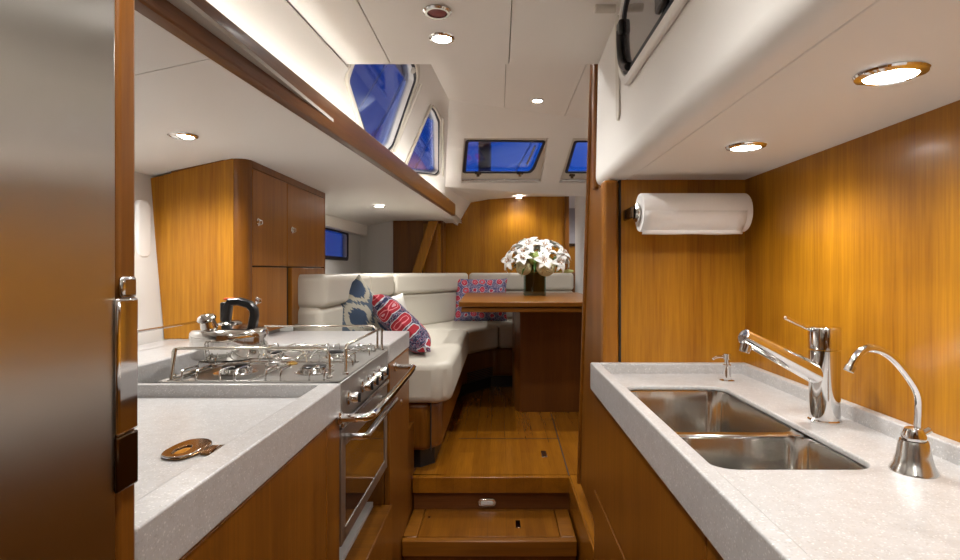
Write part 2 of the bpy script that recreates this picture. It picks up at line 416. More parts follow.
# saloon ceiling panels
def wy(x): return w_at(x, 1.088).y
m = MB()
def sx_(Y): return s_at(Y, 1.088).x
m.plan([(sx_(2.0), 2.0), (.0345, 2.0), (.0345, wy(.0345)), (sx_(3.5), 3.5)], CZ+1.088, CZ+1.10)
m.plan([(.0375, 2.0), (.4585, 2.0), (.4585, wy(.4585)), (.0375, wy(.0375))], CZ+1.088, CZ+1.10)
m.plan([(.4615, 2.0), (1.4, 2.0), (1.4, wy(1.4)), (.4615, wy(.4615))], CZ+1.088, CZ+1.10)
struct('ceiling', m, WHITE, 'white panelled ceiling over the saloon', 'ceiling', bevel=.0015)
m = MB(); m.plan([(-.6, 1.99), (1.4, 1.99), (1.4, 4.5), (-.5, 4.0)], CZ+1.101, CZ+1.12); struct('ceiling', m, GROOVE, 'backing above the saloon ceiling joints', 'ceiling')
# forward low ceiling over the front of the saloon
m = MB(); a = w_at(-.9, .695); b = w_at(1.4, .695)
rA = [s_at(4.5, .695), w_at(-.1, .695), w_at(.35, .695), w_at(1.4, .695)]; rB = [D(-.29, 5.73, .71), D(-.1, 5.73, .745), D(.35, 5.73, .775), D(1.4, 5.73, .775)]
m.ring([r_+[p+V(0, 0, .02) for p in reversed(r_)] for r_ in (rA, rB)])
m.solid([D(-.29, 5.73, .71), D(-.43, 5.73, .47), D(-.40, 4.45, .49), s_at(4.5, .5), D(-.442, 4.5, .695)], V(-.04, 0, .02))
struct('ceiling', m, WHITE, 'low white ceiling strip below the windscreen', 'ceiling', smooth=False)

m = MB(); m.solid([s_at(4.3, .80)-V(.045, 0, 0), s_at(4.3, .50)-V(.045, 0, 0), D(-.62, 5.76, .53), D(-.62, 5.76, .85)], V(-.02, 0, 0))
m.plan([(-.75, 4.42), (0, 4.62), (0, 5.78), (-.75, 5.78)], CZ+.80, CZ+.82)
struct('wall_left', m, WHITE, 'white corner lining below the windscreen', 'wall', smooth=False)
# port soffit over counter & settee (drops a little outboard), with a joint
def sof(x, Y):
    base = .45+(.04*(Y-3.2)/2.15 if Y > 3.2 else 0)
    return base-max(0, (-x-1.05))*.22
def soffit_panel(mb, Y0a, Y0b, Y1a, Y1b, n=10):
    rings = []
    for i in range(n+1):
        t = i/n; row = []
        for j in range(9):
            u = j/8
            Ya = Y0a+(Y0b-Y0a)*u; Yb = Y1a+(Y1b-Y1a)*u; Y = Ya+(Yb-Ya)*t
            x = beam_x(min(Y, 4.5))-.0305; x = x+(-1.40-x)*u
            row.append(D(x, Y, sof(x, Y)))
        rings.append(row)
    top = [[p+V(0, 0, .02) for p in r] for r in rings]
    for R in (rings, top): mb.ring(R, False, False, False)
    for r0, r1 in ((rings[0], top[0]), (rings[-1], top[-1])): mb.ring([r0, r1], False, False, False)
m = MB(); soffit_panel(m, YREAR, YREAR, 1.165, 1.50); soffit_panel(m, 1.168, 1.503, 5.73, 5.73, 24)
struct('ceiling', m, WHITE, 'low white ceiling over the stove and settee', 'ceiling')
m = MB(); m.solid([D(-.64, YREAR, .485), D(-1.4, YREAR, .485), D(-1.4, 3, .485), D(-.5, 3, .485)], V(0, 0, .01)); struct('ceiling', m, GROOVE, 'backing above the low ceiling joint', 'ceiling')
# timber beam with rounded lower edge along the inboard edge of that ceiling
def beam_ring(Y, up):
    x = beam_x(Y); z = CZ+.45
    pr = [(0, .008), (-.004, .002), (-.012, 0), (-.030, 0), (-.030, up), (-.008, up), (0, up-.008)]
    return [V(x+a, Y, z+b) for a, b in pr]
m = MB(); m.ring([beam_ring(YREAR, .099), beam_ring(1, .099), beam_ring(4.47, .099), [p+V(-.004, .012, 0) for p in beam_ring(4.48, .092)]])
struct('trim_5', m, TKy, 'long varnished teak beam along the low port ceiling', 'trim')
# ledge above the soffit and side wall
m = MB(); m.solid([V(beam_x(YREAR)-.031, YREAR, CZ+.497), V(beam_x(4.5)-.031, 4.5, CZ+.497), s_at(4.5, .497)-V(.05, 0, 0), s_at(YREAR, .497)-V(.05, 0, 0)], V(0, 0, .01))
struct('trim_6', m, WHITE, 'white ledge behind the beam', 'trim')
# side wall with two windows
A_px = [(347, 80), (357, 50), (405, 50), (413, 68), (414, 80), (392, 145), (386, 151), (376, 150), (367, 140)]
B_px = [(430, 107), (434, 112), (438, 122), (438, 171), (435, 174), (409, 171), (405, 166)]
hA = round_poly([plane_hit(x, y, S0, SN) for x, y in A_px], .02); hB = round_poly([plane_hit(x, y, S0, SN) for x, y in B_px], .02)
m = MB(); m.solid([s_at(2.0, .49), s_at(4.52, .49), S2, S0+V(0, 0, 0), s_at(2.0, 1.088)], -SN*.035, [hA, hB])
struct('wall_left', m, WHITE, 'white coachroof side with two slanted windows', 'wall', smooth=False)
m = MB(); m.solid([s_at(YREAR, .49), s_at(2.02, .49), s_at(2.02, .76), s_at(YREAR, .76)], SN*.035)
struct('wall_left', m, WHITE, 'white side panel above the teak beam', 'wall', bevel=.008)
def offs(pts, n, d): return [p+n*d for p in pts]
def grow(pts, d):
    c = sum(pts, Vector())/len(pts); return [p+(p-c).normalized()*d for p in pts]
for k, (px, name, lab) in enumerate(((A_px, 'window_2', 'large slanted side window above the teak beam, nearest the galley'), (B_px, 'window_3', 'smaller pointed side window above the far end of the beam'))):
    base = [plane_hit(x, y, S0, SN) for x, y in px]
    h = round_poly(base, .02)
    m = MB(); m.solid(offs(round_poly(grow(base, .042 if k == 0 else .035), .04), SN, .002), SN*.014, [offs(round_poly(grow(base, .012), .02), SN, .002)])
    w = struct(name, m, CREAM, lab, 'window', bevel=.003)
    m = MB(); m.solid(offs(round_poly(grow(base, .012), .02), SN, .001), SN*.006, [offs(round_poly(grow(base, -.004), .02), SN, .001)]); m.build('gasket', RUBBER, w)
    m = MB(); m.solid(offs(round_poly(grow(base, .01), .02), SN, -.03), SN*.005); m.build('pane', GLASS, w)
    # hinge stay along the forward edge of the frame
    q = [p for p in px]
    if k == 0: a, b = plane_hit(421, 84, S0, SN, .02), plane_hit(394, 152, S0, SN, .02)
    else: a, b = plane_hit(443, 118, S0, SN, .02), plane_hit(443, 176, S0, SN, .02)
    m = MB(); m.cyl(a, b, .008); m.build('frame_rail', CREAM, w)
    if k == 0:
        m = MB(); p = plane_hit(412, 70, S0, SN, .02); m.lathe([(.002, 0), (.014, 0), (.016, .006), (.01, .016), (.002, .018)], p, 16, SN); m.build('latch_knob', CREAM, w)
# windscreen with two opening hatches
Wa = [(464, 138), (549, 138), (541, 183), (461, 183)]; Wb = [(573, 138), (655, 138), (647, 183), (559, 183)]
hs = [round_poly([plane_hit(x, y, W0, WN) for x, y in q], .012) for q in (Wa, Wb)]
wr_t = w_at(1.4, 1.088); wr_b = w_at(1.4, .69)
m = MB(); m.solid([W0, wr_t, wr_b, w_at(-.442, .69)], -WN*.05, hs)
struct('wall_front', m, WHITE, 'white sloping windscreen surround', 'wall', smooth=False)
Ga = [(467, 139), (544, 140), (533, 167), (529, 171), (464, 171)]; Gb = [(575, 140), (650, 140), (640, 171), (566, 171)]
for k, (q, gq, name, lab) in enumerate(((Wa, Ga, 'window_4', 'open-view windscreen hatch left of the post'), (Wb, Gb, 'window_5', 'windscreen hatch partly hidden by the teak partition'))):
    out = [plane_hit(x, y, W0, WN, -.045) for x, y in q]; gl = [plane_hit(x, y, W0, WN, -.045) for x, y in gq]
    out = grow(out, .02)
    m = MB(); m.solid(out, WN*.012, [round_poly(gl, .02)])
    w = struct(name, m, CREAM, lab, 'window', bevel=.002)
    m = MB(); gg = [p+WN*.012 for p in gl]; m.solid(round_poly(grow(gg, .016), .03), WN*.006, [round_poly(grow(gg, -.012), .02)]); m.build('gasket', RUBBER, w)
    m = MB(); m.solid(offs(grow(gl, .01), WN, -.01), WN*.006); m.build('pane', GLASS, w)
    for hx_, hy_ in (((478, 173), (520, 173)) if k == 0 else ((572, 175), (615, 175))):
        p = plane_hit(hx_, hy_, W0, WN, -.03); m = MB(); m.cyl(p-V(.022, .01, 0), p+V(.022, .01, 0), .013); m.box(p-V(.012, .005, .03), p+V(.012, .005, 0)); m.build('hinge', BRONZE, w, bevel=.002)
    a = plane_hit(*((535, 146, W0, WN, -.02) if k == 0 else (640, 146, W0, WN, -.02))); b = plane_hit(*((527, 164, W0, WN, -.01) if k == 0 else (633, 164, W0, WN, -.01)))
    m = MB(); m.tube([a, b], .008); m.build('stay', STEEL, w)
    a = plane_hit(*((461.5, 180, W0, WN, -.03) if k == 0 else (561, 180, W0, WN, -.03))); b = plane_hit(*((541, 180, W0, WN, -.03) if k == 0 else (647, 180, W0, WN, -.03)))
    m = MB(); m.cyl(a, b, .014); m.build('lower_rail', STEEL, w)

def rwx(Y): return .34 if Y <= 1.3 else .34+(Y-1.3)/.7*.02
# starboard soffit + curved coachroof side over the sink
def rs_ring(Y, xt):
    pts = [(WALLR+.02, .30), (.425, .30)]
    return pts
m = MB(); m.box((.422, YREAR, CZ+.30), (WALLR, YB, CZ+.32)); struct('ceiling', m, WHITE, 'low white ceiling over the sink counter', 'ceiling', bevel=.002)
m = MB(); rings = []
for Y in (YREAR, 0, .7, 1.0, 1.3, 1.52, YB, 1.998):
    xt = rwx(Y)
    prof = [(.419, .30), (.392, .300)]
    for i in range(1, 9):
        a = i/8*PI/2; r = .04
        prof.append((.392-r*math.sin(a), .30+r-r*math.cos(a)))
    prof += [(.352+(xt-.352)*.5, .55), (xt, .752)]
    row = [D(x, Y, z) for x, z in prof]
    rings.append(row+[D(x+.02, Y, z+.02) for x, z in reversed(prof)])
m.ring(rings)
struct('wall_right', m, WHITE, 'white coachroof side curving down over the sink counter', 'wall')
m = MB(); m.box((.40, YREAR, CZ+.322), (.9, YB, CZ+.34)); struct('ceiling', m, GROOVE, 'backing above the sink ceiling joint', 'ceiling')
# hatch portlight in that side
def rw(Y, dz, off=0):
    xt = rwx(Y)
    t = (dz-.34)/.412
    return D(.352+(xt-.352)*t-off, Y, dz)
def rwpoly(r, o): return [rw(y, z, o) for y, z in r]
outer = rrect(.70, .492, 1.555, .742, .115); inner = rrect(.73, .517, 1.53, .728, .09)
m = MB(); m.solid(rwpoly(outer, .001), V(-.014, 0, 0), [rwpoly(inner, .001)])
w = struct('window_6', m, WHITE, 'dark oblong portlight high above the sink counter', 'window', bevel=.004)
m = MB(); m.solid(rwpoly(rrect(.732, .519, 1.528, .726, .088), .001), V(-.009, 0, 0), [rwpoly(rrect(.75, .533, 1.505, .715, .075), .001)]); m.build('gasket', RUBBER, w)
m = MB(); m.solid(rwpoly(rrect(.75, .533, 1.505, .715, .075), .001), V(-.004, 0, 0)); m.build('pane', simple('dark_port_glass', (.13, .125, .13), .08, coat=1), w)
m = MB(); m.tube(rwpoly([(1.515, .66), (1.518, .625), (1.505, .575), (1.47, .545), (1.42, .528)], .014), .011, sub=1); m.build('latch_bar', BLACK, w)
for y, z in ((1.20, .60), (1.10, .56)):
    pass
m = MB(); p = rw(1.12, .545, .014); m.box(p-V(.008, .03, .012), p+V(.008, .03, .03)); m.build('latch', BLACK, w, bevel=.006)
m = MB(); p = rw(1.51, .665, .014); m.box(p-V(.008, .02, .02), p+V(.008, .02, .02)); m.build('latch', BLACK, w, bevel=.006)
m = MB(); m.solid(rwpoly(rrect(1.585, .44, 1.63, .745, .020), 0), V(-.006, 0, 0)); struct('trim_7', m, CREAM, 'cream cover strip beside the oblong portlight', 'trim', bevel=.004)
m = MB(); p = P(605, 8, 1.56); m.cyl(p-V(.03, 0, 0), p+V(.03, 0, 0), .014); o = m.build('blind_bracket', CREAM, bevel=.003); tag(o, 'small cream cylindrical blind bracket under the ceiling edge', 'bracket')

# teak partition at the end of the sink counter
pt = thing('partition', 'narrow teak partition with a slanted forward edge beside the sink counter', 'partition', (.36, 2.0, 0))
m = MB(); m.solid([V(.362, YB+.002, .40), V(.362, 2.47, .40), V(.362, 2.10, CZ+.85), V(.362, YB+.18, CZ+.85), V(.362, YB+.18, CZ+.30), V(.362, YB+.002, CZ+.30)], V(.028, 0, 0)); m.build('panel', TKd, pt, bevel=.004)
m = MB(); m.tube([V(.362, 2.47, .40), V(.362, 2.10, CZ+.85)], .013); m.build('slanted_edge', TKd, pt)
m = MB(); m.box((.342, YB-.003, .40), (.395, YB+.05, CZ+.30)); m.build('post', teak('teak_post', light=(.34, .13, .010), dark=(.20, .066, .005)), pt, bevel=.012, seg=3)
m = MB(); m.box((.345, 2.0, CZ+.30), (.390, 2.06, CZ+1.087)); m.build('upper_post', TKd, pt, bevel=.012, seg=3)

# steps
st = thing('step', 'lower teak step with inset lid and nosing between the counters', 'step', (-.05, 2.5, 0))
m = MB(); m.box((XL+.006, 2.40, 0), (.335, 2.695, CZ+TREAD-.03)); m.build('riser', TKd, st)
m = MB(); m.box((XL+.004, 2.37, CZ+TREAD-.068), (.337, 2.41, CZ+TREAD)); m.box((XL+.004, 2.41, CZ+TREAD-.03), (-.36, 2.695, CZ+TREAD)); m.box((.27, 2.41, CZ+TREAD-.03), (.337, 2.695, CZ+TREAD)); m.build('nosing', TKx, st, bevel=.005)
m = MB(); m.box((-.357, 2.413, CZ+TREAD-.03), (.267, 2.695, CZ+TREAD-.001)); m.build('tread', TKs, st, bevel=.001)
m = MB(); p = P(518, 523, 2.53); p.z = CZ+TREAD; m.box(p-V(.011, .035, 0), p+V(.011, .035, .003)); m.build('latch', BRONZE, st, bevel=.002)
m = MB(); p = V(-.33, 2.6, CZ+TREAD); m.lathe([(.002, 0), (.007, 0), (.006, .003), (.002, .003)], p, 16); m.build('screw', CHROME, st)
st2 = thing('step', 'dark teak riser below the saloon sole with a chrome step light', 'step', (-.05, 2.71, 0))
m = MB(); m.box((XL+.004, 2.70, 0), (.345, 2.74, CZ+SOLE-.041)); m.build('riser', teak('teak_riser', 'X', light=(.20, .065, .012), dark=(.10, .03, .006)), st2)  # teak tone darker than the step planks
stl = thing('step_light', 'oval chrome step light in the riser under the saloon sole', 'light', P(487, 506, 2.70))
m = MB(); c = P(487, 502, 2.70); m.solid([V(x, 2.699, z) for x, z in rrect(c.x-.045, c.z-.020, c.x+.045, c.z+.020, .0195)], V(0, -.008, 0)); m.build('bezel', CHROME, stl, bevel=.004)
m = MB(); m.solid([V(x, 2.691, z) for x, z in rrect(c.x-.030, c.z-.009, c.x+.030, c.z+.009, .0085)], V(0, -.003, 0)); m.build('lens', simple('frosted_lens', (.8, .8, .8), .4), stl, bevel=.001)
# raised side ledge to the right of the steps
m = MB(); m.box((.345, 1.2, 0), (.40, 2.699, CZ+SOLE)); m.box((.338, 1.2, CZ+SOLE-.08), (.345, 2.664, CZ+SOLE)); struct('trim_8', m, TKf, 'raised teak ledge along the right side of the steps', 'trim', bevel=.004)
m = MB(); p = P(544, 452, 3.0); p.z = CZ+SOLE; m.box(p-V(.014, .05, 0), p+V(.014, .05, .004)); o = m.build('floor_latch', CHROME, bevel=.003); tag(o, 'small chrome latch set in the raised saloon sole', 'latch')

# ================================================================== GALLEY STARBOARD
cab = thing('base_cabinet', 'teak base cabinet under the sink counter', 'cabinet', (.55, .8, 0))
xf = .312
m = MB(); m.box((xf+.021, YREAR+.3, .10), (WALLR-.002, YB-.002, .765)); m.box((xf+.021, YREAR+.3, .765), (xf+.03, YB-.002, .955)); m.box((xf+.06, YREAR+.3, 0), (WALLR-.05, YB-.002, .10)); m.build('carcass', GAP, cab)
for a, b, z0, z1 in ((.832, YB-.004, CZ-.712, .962), (-.2, .828, CZ-.712, .962), (.832, YB-.004, .10, CZ-.718), (-.2, .828, .10, CZ-.718)):
    m = MB(); m.box((xf, a, z0), (xf+.02, b, z1)); m.build('door', TKd, cab, bevel=.003)
# countertop with a rounded sink opening
sx0, sx1, sy0, sy1 = .360, .644, .925, 1.593
m = MB()
m.plan([(XR+.004, -1.0), (WALLR-.002, -1.0), (WALLR-.002, YB-.002), (XR+.004, YB-.002)], CZ+CS-.012, CZ+CS, [rrect(sx0, sy0, sx1, sy1, .045)])
m.box((XR, -1.0, CZ-.388), (XR+.030, YB-.001, CZ+CT))
m.box((XR+.028, YB-.028, CZ+CS-.005), (WALLR-.001, YB-.001, CZ+CT)); m.box((WALLR-.024, -1.0, CZ+CS-.005), (WALLR-.001, YB-.026, CZ+CT))
ct = m.build('countertop', STONE, bevel=.004, seg=3); tag(ct, 'white speckled stone countertop with raised rim around the double sink', 'countertop')
# sink
sk = thing('sink', 'double bowl stainless steel undermount sink in the right hand counter', 'sink', (.5, 1.26, CZ-.56))
def bowl(x0, y0, x1, y1, depth, nm):
    m = MB(); rings = []; z = CZ+CS-.013
    for ins, dd, r in ((-.012, 0, .05), (-.001, 0, .045), (0, .004, .045), (.004, depth*.6, .045), (.012, depth*.88, .05), (.03, depth, .045), (.06, depth+.002, .03)):
        rings.append([V(x, y, z-dd) for x, y in rrect(x0+ins, y0+ins, x1-ins, y1-ins, r, 8)])
    m.ring(rings, True, False, True)
    o = m.build(nm, SINKST, sk)
    so = o.modifiers.new('s', 'SOLIDIFY'); so.thickness = .0015
    return o
b1 = bowl(sx0+.002, sy0+.002, sx1-.002, 1.158, .18, 'bowl'); b2 = bowl(sx0+.002, 1.178, sx1-.002, sy1-.002, .21, 'bowl')
m = MB(); m.box((sx0, 1.157, CZ+CS-.020), (sx1, 1.179, CZ+CS-.012)); m.build('divider', STEEL, sk, bevel=.003)
for cx, cy, dp in ((.50, 1.39, .21), (.50, 1.04, .18)):
    m = MB(); m.lathe([(.002, 0), (.038, 0), (.042, .003), (.040, .004), (.030, .001), (.002, .001)], (cx, cy, CZ+CS-.013-dp), 24); m.build('drain', CHROME, sk)
m = MB(); m.lathe([(.002, 0), (.014, 0), (.013, .004), (.002, .004)], V(.60, .945, CZ+CS-.075), 16, V(-.2, 1, 0)); m.build('overflow', CHROME, sk)
# main mixer tap
fx, fy, fz = .722, 1.22, CZ+CS
fc = thing('faucet', 'large chrome single lever mixer faucet behind the double sink', 'faucet', (fx, fy, fz))
m = MB(); m.lathe([(.001, 0), (.034, 0), (.034, .004), (.031, .007), (.031, .095), (.0315, .13), (.0315, .158), (.001, .158)], (fx, fy, fz), 36); m.build('body', CHROME, fc)
m = MB(); m.lathe([(.001, 0), (.030, 0), (.0325, .001), (.0325, .046), (.031, .049), (.001, .049)], (fx, fy, fz+.160), 36); m.build('cap', CHROME, fc)
m = MB(); tip = V(fx-.195, fy-.03, fz+.193); base = V(fx-.005, fy, fz+.098)
m.cyl(base, tip, .024, .0165, 28); m.build('spout', CHROME, fc, bevel=.003)
d = (tip-base).normalized(); m = MB(); m.cyl(tip-d*.012+V(0, 0, -.008), tip-d*.004+V(0, 0, -.034), .013, .011); m.build('aerator', STEEL, fc, bevel=.002)
m = MB(); m.lathe([(.002, 0), (.011, 0), (.013, .002), (.002, .003)], tip-d*.001, 20, d); m.build('end_cap', STEEL, fc)
m = MB(); m.cyl(V(fx-.02, fy, fz+.198), V(fx-.103, fy-.03, fz+.232), .0042, .0036); m.build('lever', CHROME, fc)
# filtered water tap
gx, gy = .690, .915
wf = thing('water_tap', 'slim gooseneck chrome drinking water tap with a bell shaped base', 'faucet', (gx, gy, fz))
m = MB(); m.lathe([(.001, 0), (.035, 0), (.034, .004), (.029, .012), (.025, .028), (.0215, .048), (.020, .052), (.001, .052)], (gx, gy, fz), 36); m.build('base', simple('satin_nickel', (.66, .66, .64), .22, 1), wf)
m = MB(); m.lathe([(.001, 0), (.0175, 0), (.018, .006), (.013, .018), (.009, .020), (.001, .020)], (gx, gy, fz+.053), 28); m.build('collar', CHROME, wf)
m = MB(); pts = [P(x, y, Yv) for x, y, Yv in ((917, 440, .915), (919, 412, .914), (919, 396, .912), (913, 383, .908), (898, 363, .90), (884, 351, .89), (866, 347, .883), (856, 356, .88), (850, 368, .88))]
m.tube([V(gx+.001, gy, fz+.07)]+pts, .0062, 14, sub=2); m.build('gooseneck', CHROME, wf)
m = MB(); m.cyl(pts[-1]+(pts[-1]-pts[-2]).normalized()*-.004, pts[-1]+(pts[-1]-pts[-2]).normalized()*.006, .0078); m.build('nozzle', STEEL, wf, bevel=.001)
m = MB(); m.cyl((gx+.012, gy-.002, fz+.062), (gx+.026, gy-.002, fz+.070), .005); m.build('lever', CHROME, wf, bevel=.001)
# soap dispenser
sxp, syp = .69, 1.665
sd = thing('soap_dispenser', 'small chrome pump soap dispenser in the far corner of the sink counter', 'soap dispenser', (sxp, syp, fz))
m = MB(); m.lathe([(.001, 0), (.022, 0), (.022, .003), (.013, .006), (.012, .050), (.001, .050)], (sxp, syp, fz), 24); m.build('body', CHROME, sd)
m = MB(); m.lathe([(.001, 0), (.0075, 0), (.0075, .014), (.012, .016), (.012, .032), (.001, .033)], (sxp, syp, fz+.051), 24); m.build('pump_head', CHROME, sd)
m = MB(); m.tube([V(sxp-.008, syp, fz+.073), V(sxp-.035, syp-.008, fz+.075), V(sxp-.046, syp-.01, fz+.068)], .0042, sub=1); m.build('nozzle', CHROME, sd)
# paper towel + holder
ry, rz, rx0, rx1 = 1.715, CZ+.182, .438, .766
hd = thing('towel_holder', 'metal paper towel holder fixed to the teak bulkhead', 'holder', (.42, YB, rz))
m = MB(); m.cyl((.418, ry, rz), (rx1+.012, ry, rz), .007); m.build('rod', STEEL, hd)
m = MB(); m.lathe([(.001, 0), (.026, 0), (.030, .004), (.030, .010), (.024, .016), (.001, .017)], (.437, ry, rz), 28, (-1, 0, 0)); m.build('end_disc', STEEL, hd)
m = MB(); m.box((.408, ry-.012, rz-.018), (.420, YB-.001, rz+.018)); m.build('arm', BRONZE, hd, bevel=.004)
m = MB(); m.box((rx1+.008, ry-.01, rz-.014), (rx1+.016, YB-.001, rz+.014)); m.build('arm', BRONZE, hd, bevel=.004)
m = MB(); n = 40; prof = [(.020, rx0), (.058, rx0), (.060, rx0+.003), (.060, rx1-.003), (.058, rx1), (.020, rx1)]
rings = []
for r, x in prof+[prof[0]]: rings.append([V(x, ry+r*math.cos(2*PI*i/n), rz+r*math.sin(2*PI*i/n)) for i in range(n)])
m.ring(rings, True, False, False)
tw = thing('paper_towel_roll', 'white paper towel roll on the holder above the sink', 'paper towel', (.61, ry, rz-.0625))
m.build('roll', PAPER, tw)
m = MB(); rows = []
for x in [rx0+.002+i*(rx1-rx0-.02)/12 for i in range(13)]:
    rows.append([V(x, ry-.0605*math.cos(a), rz-.0605*math.sin(a)) for a in (0, .3, .6, .9, 1.15)]+[V(x, ry-.027+.001*math.sin(x*60), rz-.066)]+[V(x, ry-.022+.002*math.sin(x*60), rz-.069-.001*math.sin(x*40))])
m.ring(rows, False, False, False); o = m.build('loose_sheet', PAPER, tw); o.modifiers.new('s', 'SOLIDIFY').thickness = .0008

# ================================================================== GALLEY PORT
# refrigerator
fr = thing('refrigerator', 'tall brushed stainless steel refrigerator at the left edge', 'refrigerator', (-.8, .2, 0))
m = MB(); m.box((-1.05, -.35, .02), (-.448, .600, 1.755)); m.build('body', BRONZE, fr)
m = MB(); m.box((-.445, -.35, .04), (-.420, .604, 1.795)); m.build('door', FRIDGE, fr, bevel=.004, seg=3)
hh = m = MB(); p = .607
m = MB(); m.solid([V(-.4195, .598, CZ-.03), V(-.4195, .618, CZ-.03), V(-.4195, .632, CZ-.03), V(-.4195, .632, CZ-.180), V(-.4195, .598, CZ-.180)], V(.006, 0, 0))
hd = m.build('handle', CHROME, fr, bevel=.003)
m = MB(); m.solid([V(-.4195, .598, CZ-.182), V(-.4195, .634, CZ-.182), V(-.4195, .634, CZ-.243), V(-.4195, .598, CZ-.243)], V(.0045, 0, 0)); m.build('latch', BRONZE, fr, bevel=.003)
m = MB(); m.box((-.4195, .604, CZ-.03), (-.4125, .628, CZ-.006)); m.build('handle_top', STEEL, fr, bevel=.004)
tp = MB(); tp.box((-1.05, .606, 0), (-.420, .638, CZ+.449)); o = tp.build('end_panel', TKd, bevel=.006, seg=3); tag(o, 'narrow varnished teak end panel between the refrigerator and the counter', 'panel')
tp = MB(); tp.box((-1.05, -.36, 1.758), (-.46, .604, CZ+.445)); o = tp.build('overhead_panel', TKd, bevel=.004); tag(o, 'teak panel above the refrigerator', 'panel')
# left base cabinets
lc = thing('base_cabinet', 'teak base cabinet left of the oven', 'cabinet', (-.8, 1.04, 0))
m = MB(); m.box((-1.19, .64, 0), (XL-.022, 1.468, .96)); m.build('carcass', TKd, lc)
m = MB(); m.box((XL-.021, .642, .08), (XL-.003, 1.357, .963)); m.build('door', TKd, lc, bevel=.003)
m = MB(); m.box((XL-.021, 1.361, .0), (XL-.003, 1.470, .963)); m.build('stile', TKd, lc, bevel=.003)
lc2 = thing('base_cabinet', 'narrow teak base cabinet beyond the oven with a round latch', 'cabinet', (-.8, 2.35, 0))
m = MB(); m.box((-1.19, 2.13, 0), (XL-.022, 2.58, CZ-.362)); m.build('carcass', TKd, lc2)
m = MB(); m.box((XL-.021, 2.125, .03), (XL+.001, 2.58, CZ-.360)); dd = m.build('door', TKd, lc2, bevel=.004)
m = MB(); p = P(402, 402, 2.37); p.x = XL+.001; m.lathe([(.002, 0), (.013, 0), (.011, .004), (.002, .005)], p, 18, (1, 0, 0)); m.build('latch', CHROME, dd)
m = MB(); m.box((-1.2, 2.582, 0), (XL-.001, 2.74, CZ-.75)); struct('trim_9', m, TKd, 'teak filler beside the steps', 'trim')
# plinth below the stove
pl = thing('stove_plinth', 'low teak sill with white tray under the gimballed oven', 'plinth', (-.7, 1.8, 0))
m = MB(); m.box((-.455, 1.475, 0), (XL-.003, 2.12, CZ-.93)); m.box((XL-.06, 1.475, 0), (XL+.012, 2.12, CZ-.90)); m.build('sill', TKx, pl, bevel=.004)
m = MB(); m.box((-1.2, 1.475, CZ-1.0), (XL-.062, 2.12, CZ-.89)); m.box((-1.0, 1.475, CZ-.89), (-.98, 2.12, CZ-.45)); m.build('tray', WHITE2, pl)
# counter left of stove
m = MB()
m.box((-1.31, .64, CZ+CS-.05), (XL-.004, 1.468, CZ+CS)); m.box((XL-.053, .64, CZ-.384), (XL, 1.472, CZ+CT))
m.box((-1.031, 1.452, CZ-.384), (XL-.05, 1.472, CZ+CT))
ct2 = m.build('countertop', STONE, bevel=.004, seg=3); tag(ct2, 'white speckled stone countertop with raised rim between refrigerator and stove', 'countertop')
m = MB(); m.box((-1.315, .64, CZ-.40), (-1.033, 2.60, CZ-.27)); o = m.build('outboard_ledge', STONE, bevel=.006, seg=3); tag(o, 'raised white stone ledge behind the stove along the hull', 'ledge')
m = MB(); m.box((-1.031, 2.12, CZ-.358), (XL, 2.60, CZ-.283)); ct3 = m.build('countertop', STONE, bevel=.006, seg=3); tag(ct3, 'small white stone countertop between the stove and the settee', 'countertop')
# rail on the outboard ledge
m = MB(); m.tube([V(-1.19, .7, CZ-.2), V(-1.19, 2.178, CZ-.2)], .005)
for y in (.75, 1.7): m.cyl((-1.19, y, CZ-.27), (-1.19, y, CZ-.2), .005)
o = m.build('fiddle_rail', STEEL); tag(o, 'thin steel rail over the stone ledge behind the kettle', 'rail')

# ---- stove
X0, X1, Y0, Y1 = -.918, -.430, 1.478, 2.10
sv = thing('stove', 'stainless steel gimballed marine gas stove with oven', 'stove', ((X0+X1)/2, (Y0+Y1)/2, CZ-.74))
m = MB(); m.box((X0, Y0, CZ-.74), (X1-.006, Y1, CZ-.312)); m.build('body', HOB, sv, bevel=.003)
m = MB(); m.box((X0, Y0, CZ-.311), (X1, Y0+.012, CZ-.297)); m.box((X0, Y1-.012, CZ-.311), (X1, Y1, CZ-.297)); m.box((X0, Y0, CZ-.311), (X0+.012, Y1, CZ-.297)); m.box((X1-.030, Y0, CZ-.311), (X1, Y1, CZ-.297)); m.box((X0, Y0, CZ-.313), (X1, Y1, CZ-.308)); m.build('hob_top', HOB, sv, bevel=.003)
pn = MB(); pn.box((X1-.012, Y0, CZ-.405), (X1+.006, Y1, CZ-.300)); pnl = pn.build('control_panel', HOB, sv, bevel=.002)
m = MB(); m.box((X1+.003, Y0+.005, CZ-.424), (X1+.012, Y1-.005, CZ-.410)); m.build('panel_strip', STEEL, sv, bevel=.002)
for ky in (1.545, 1.70, 1.775, 1.85, 1.94):
    m = MB(); m.lathe([(.001, 0), (.020, 0), (.021, .004), (.0165, .007), (.0155, .026), (.013, .030), (.001, .030)], (X1+.006, ky, CZ-.355), 24, (1, 0, 0)); k = m.build('knob', STEEL, sv)
    m = MB(); m.box((X1+.03, ky-.003, CZ-.368), (X1+.042, ky+.003, CZ-.342)); m.build('grip', BLACK, k, bevel=.001)
m = MB(); m.box((X1-.004, Y0+.006, CZ-.745), (X1+.004, Y0+.05, CZ-.43)); m.box((X1-.004, Y1-.05, CZ-.745), (X1+.004, Y1-.006, CZ-.43)); m.box((X1-.004, Y0+.04, CZ-.745), (X1+.004, Y1-.04, CZ-.71)); m.box((X1-.004, Y0+.04, CZ-.485), (X1+.004, Y1-.04, CZ-.43))
dr = m.build('oven_door', HOB, sv, bevel=.001)
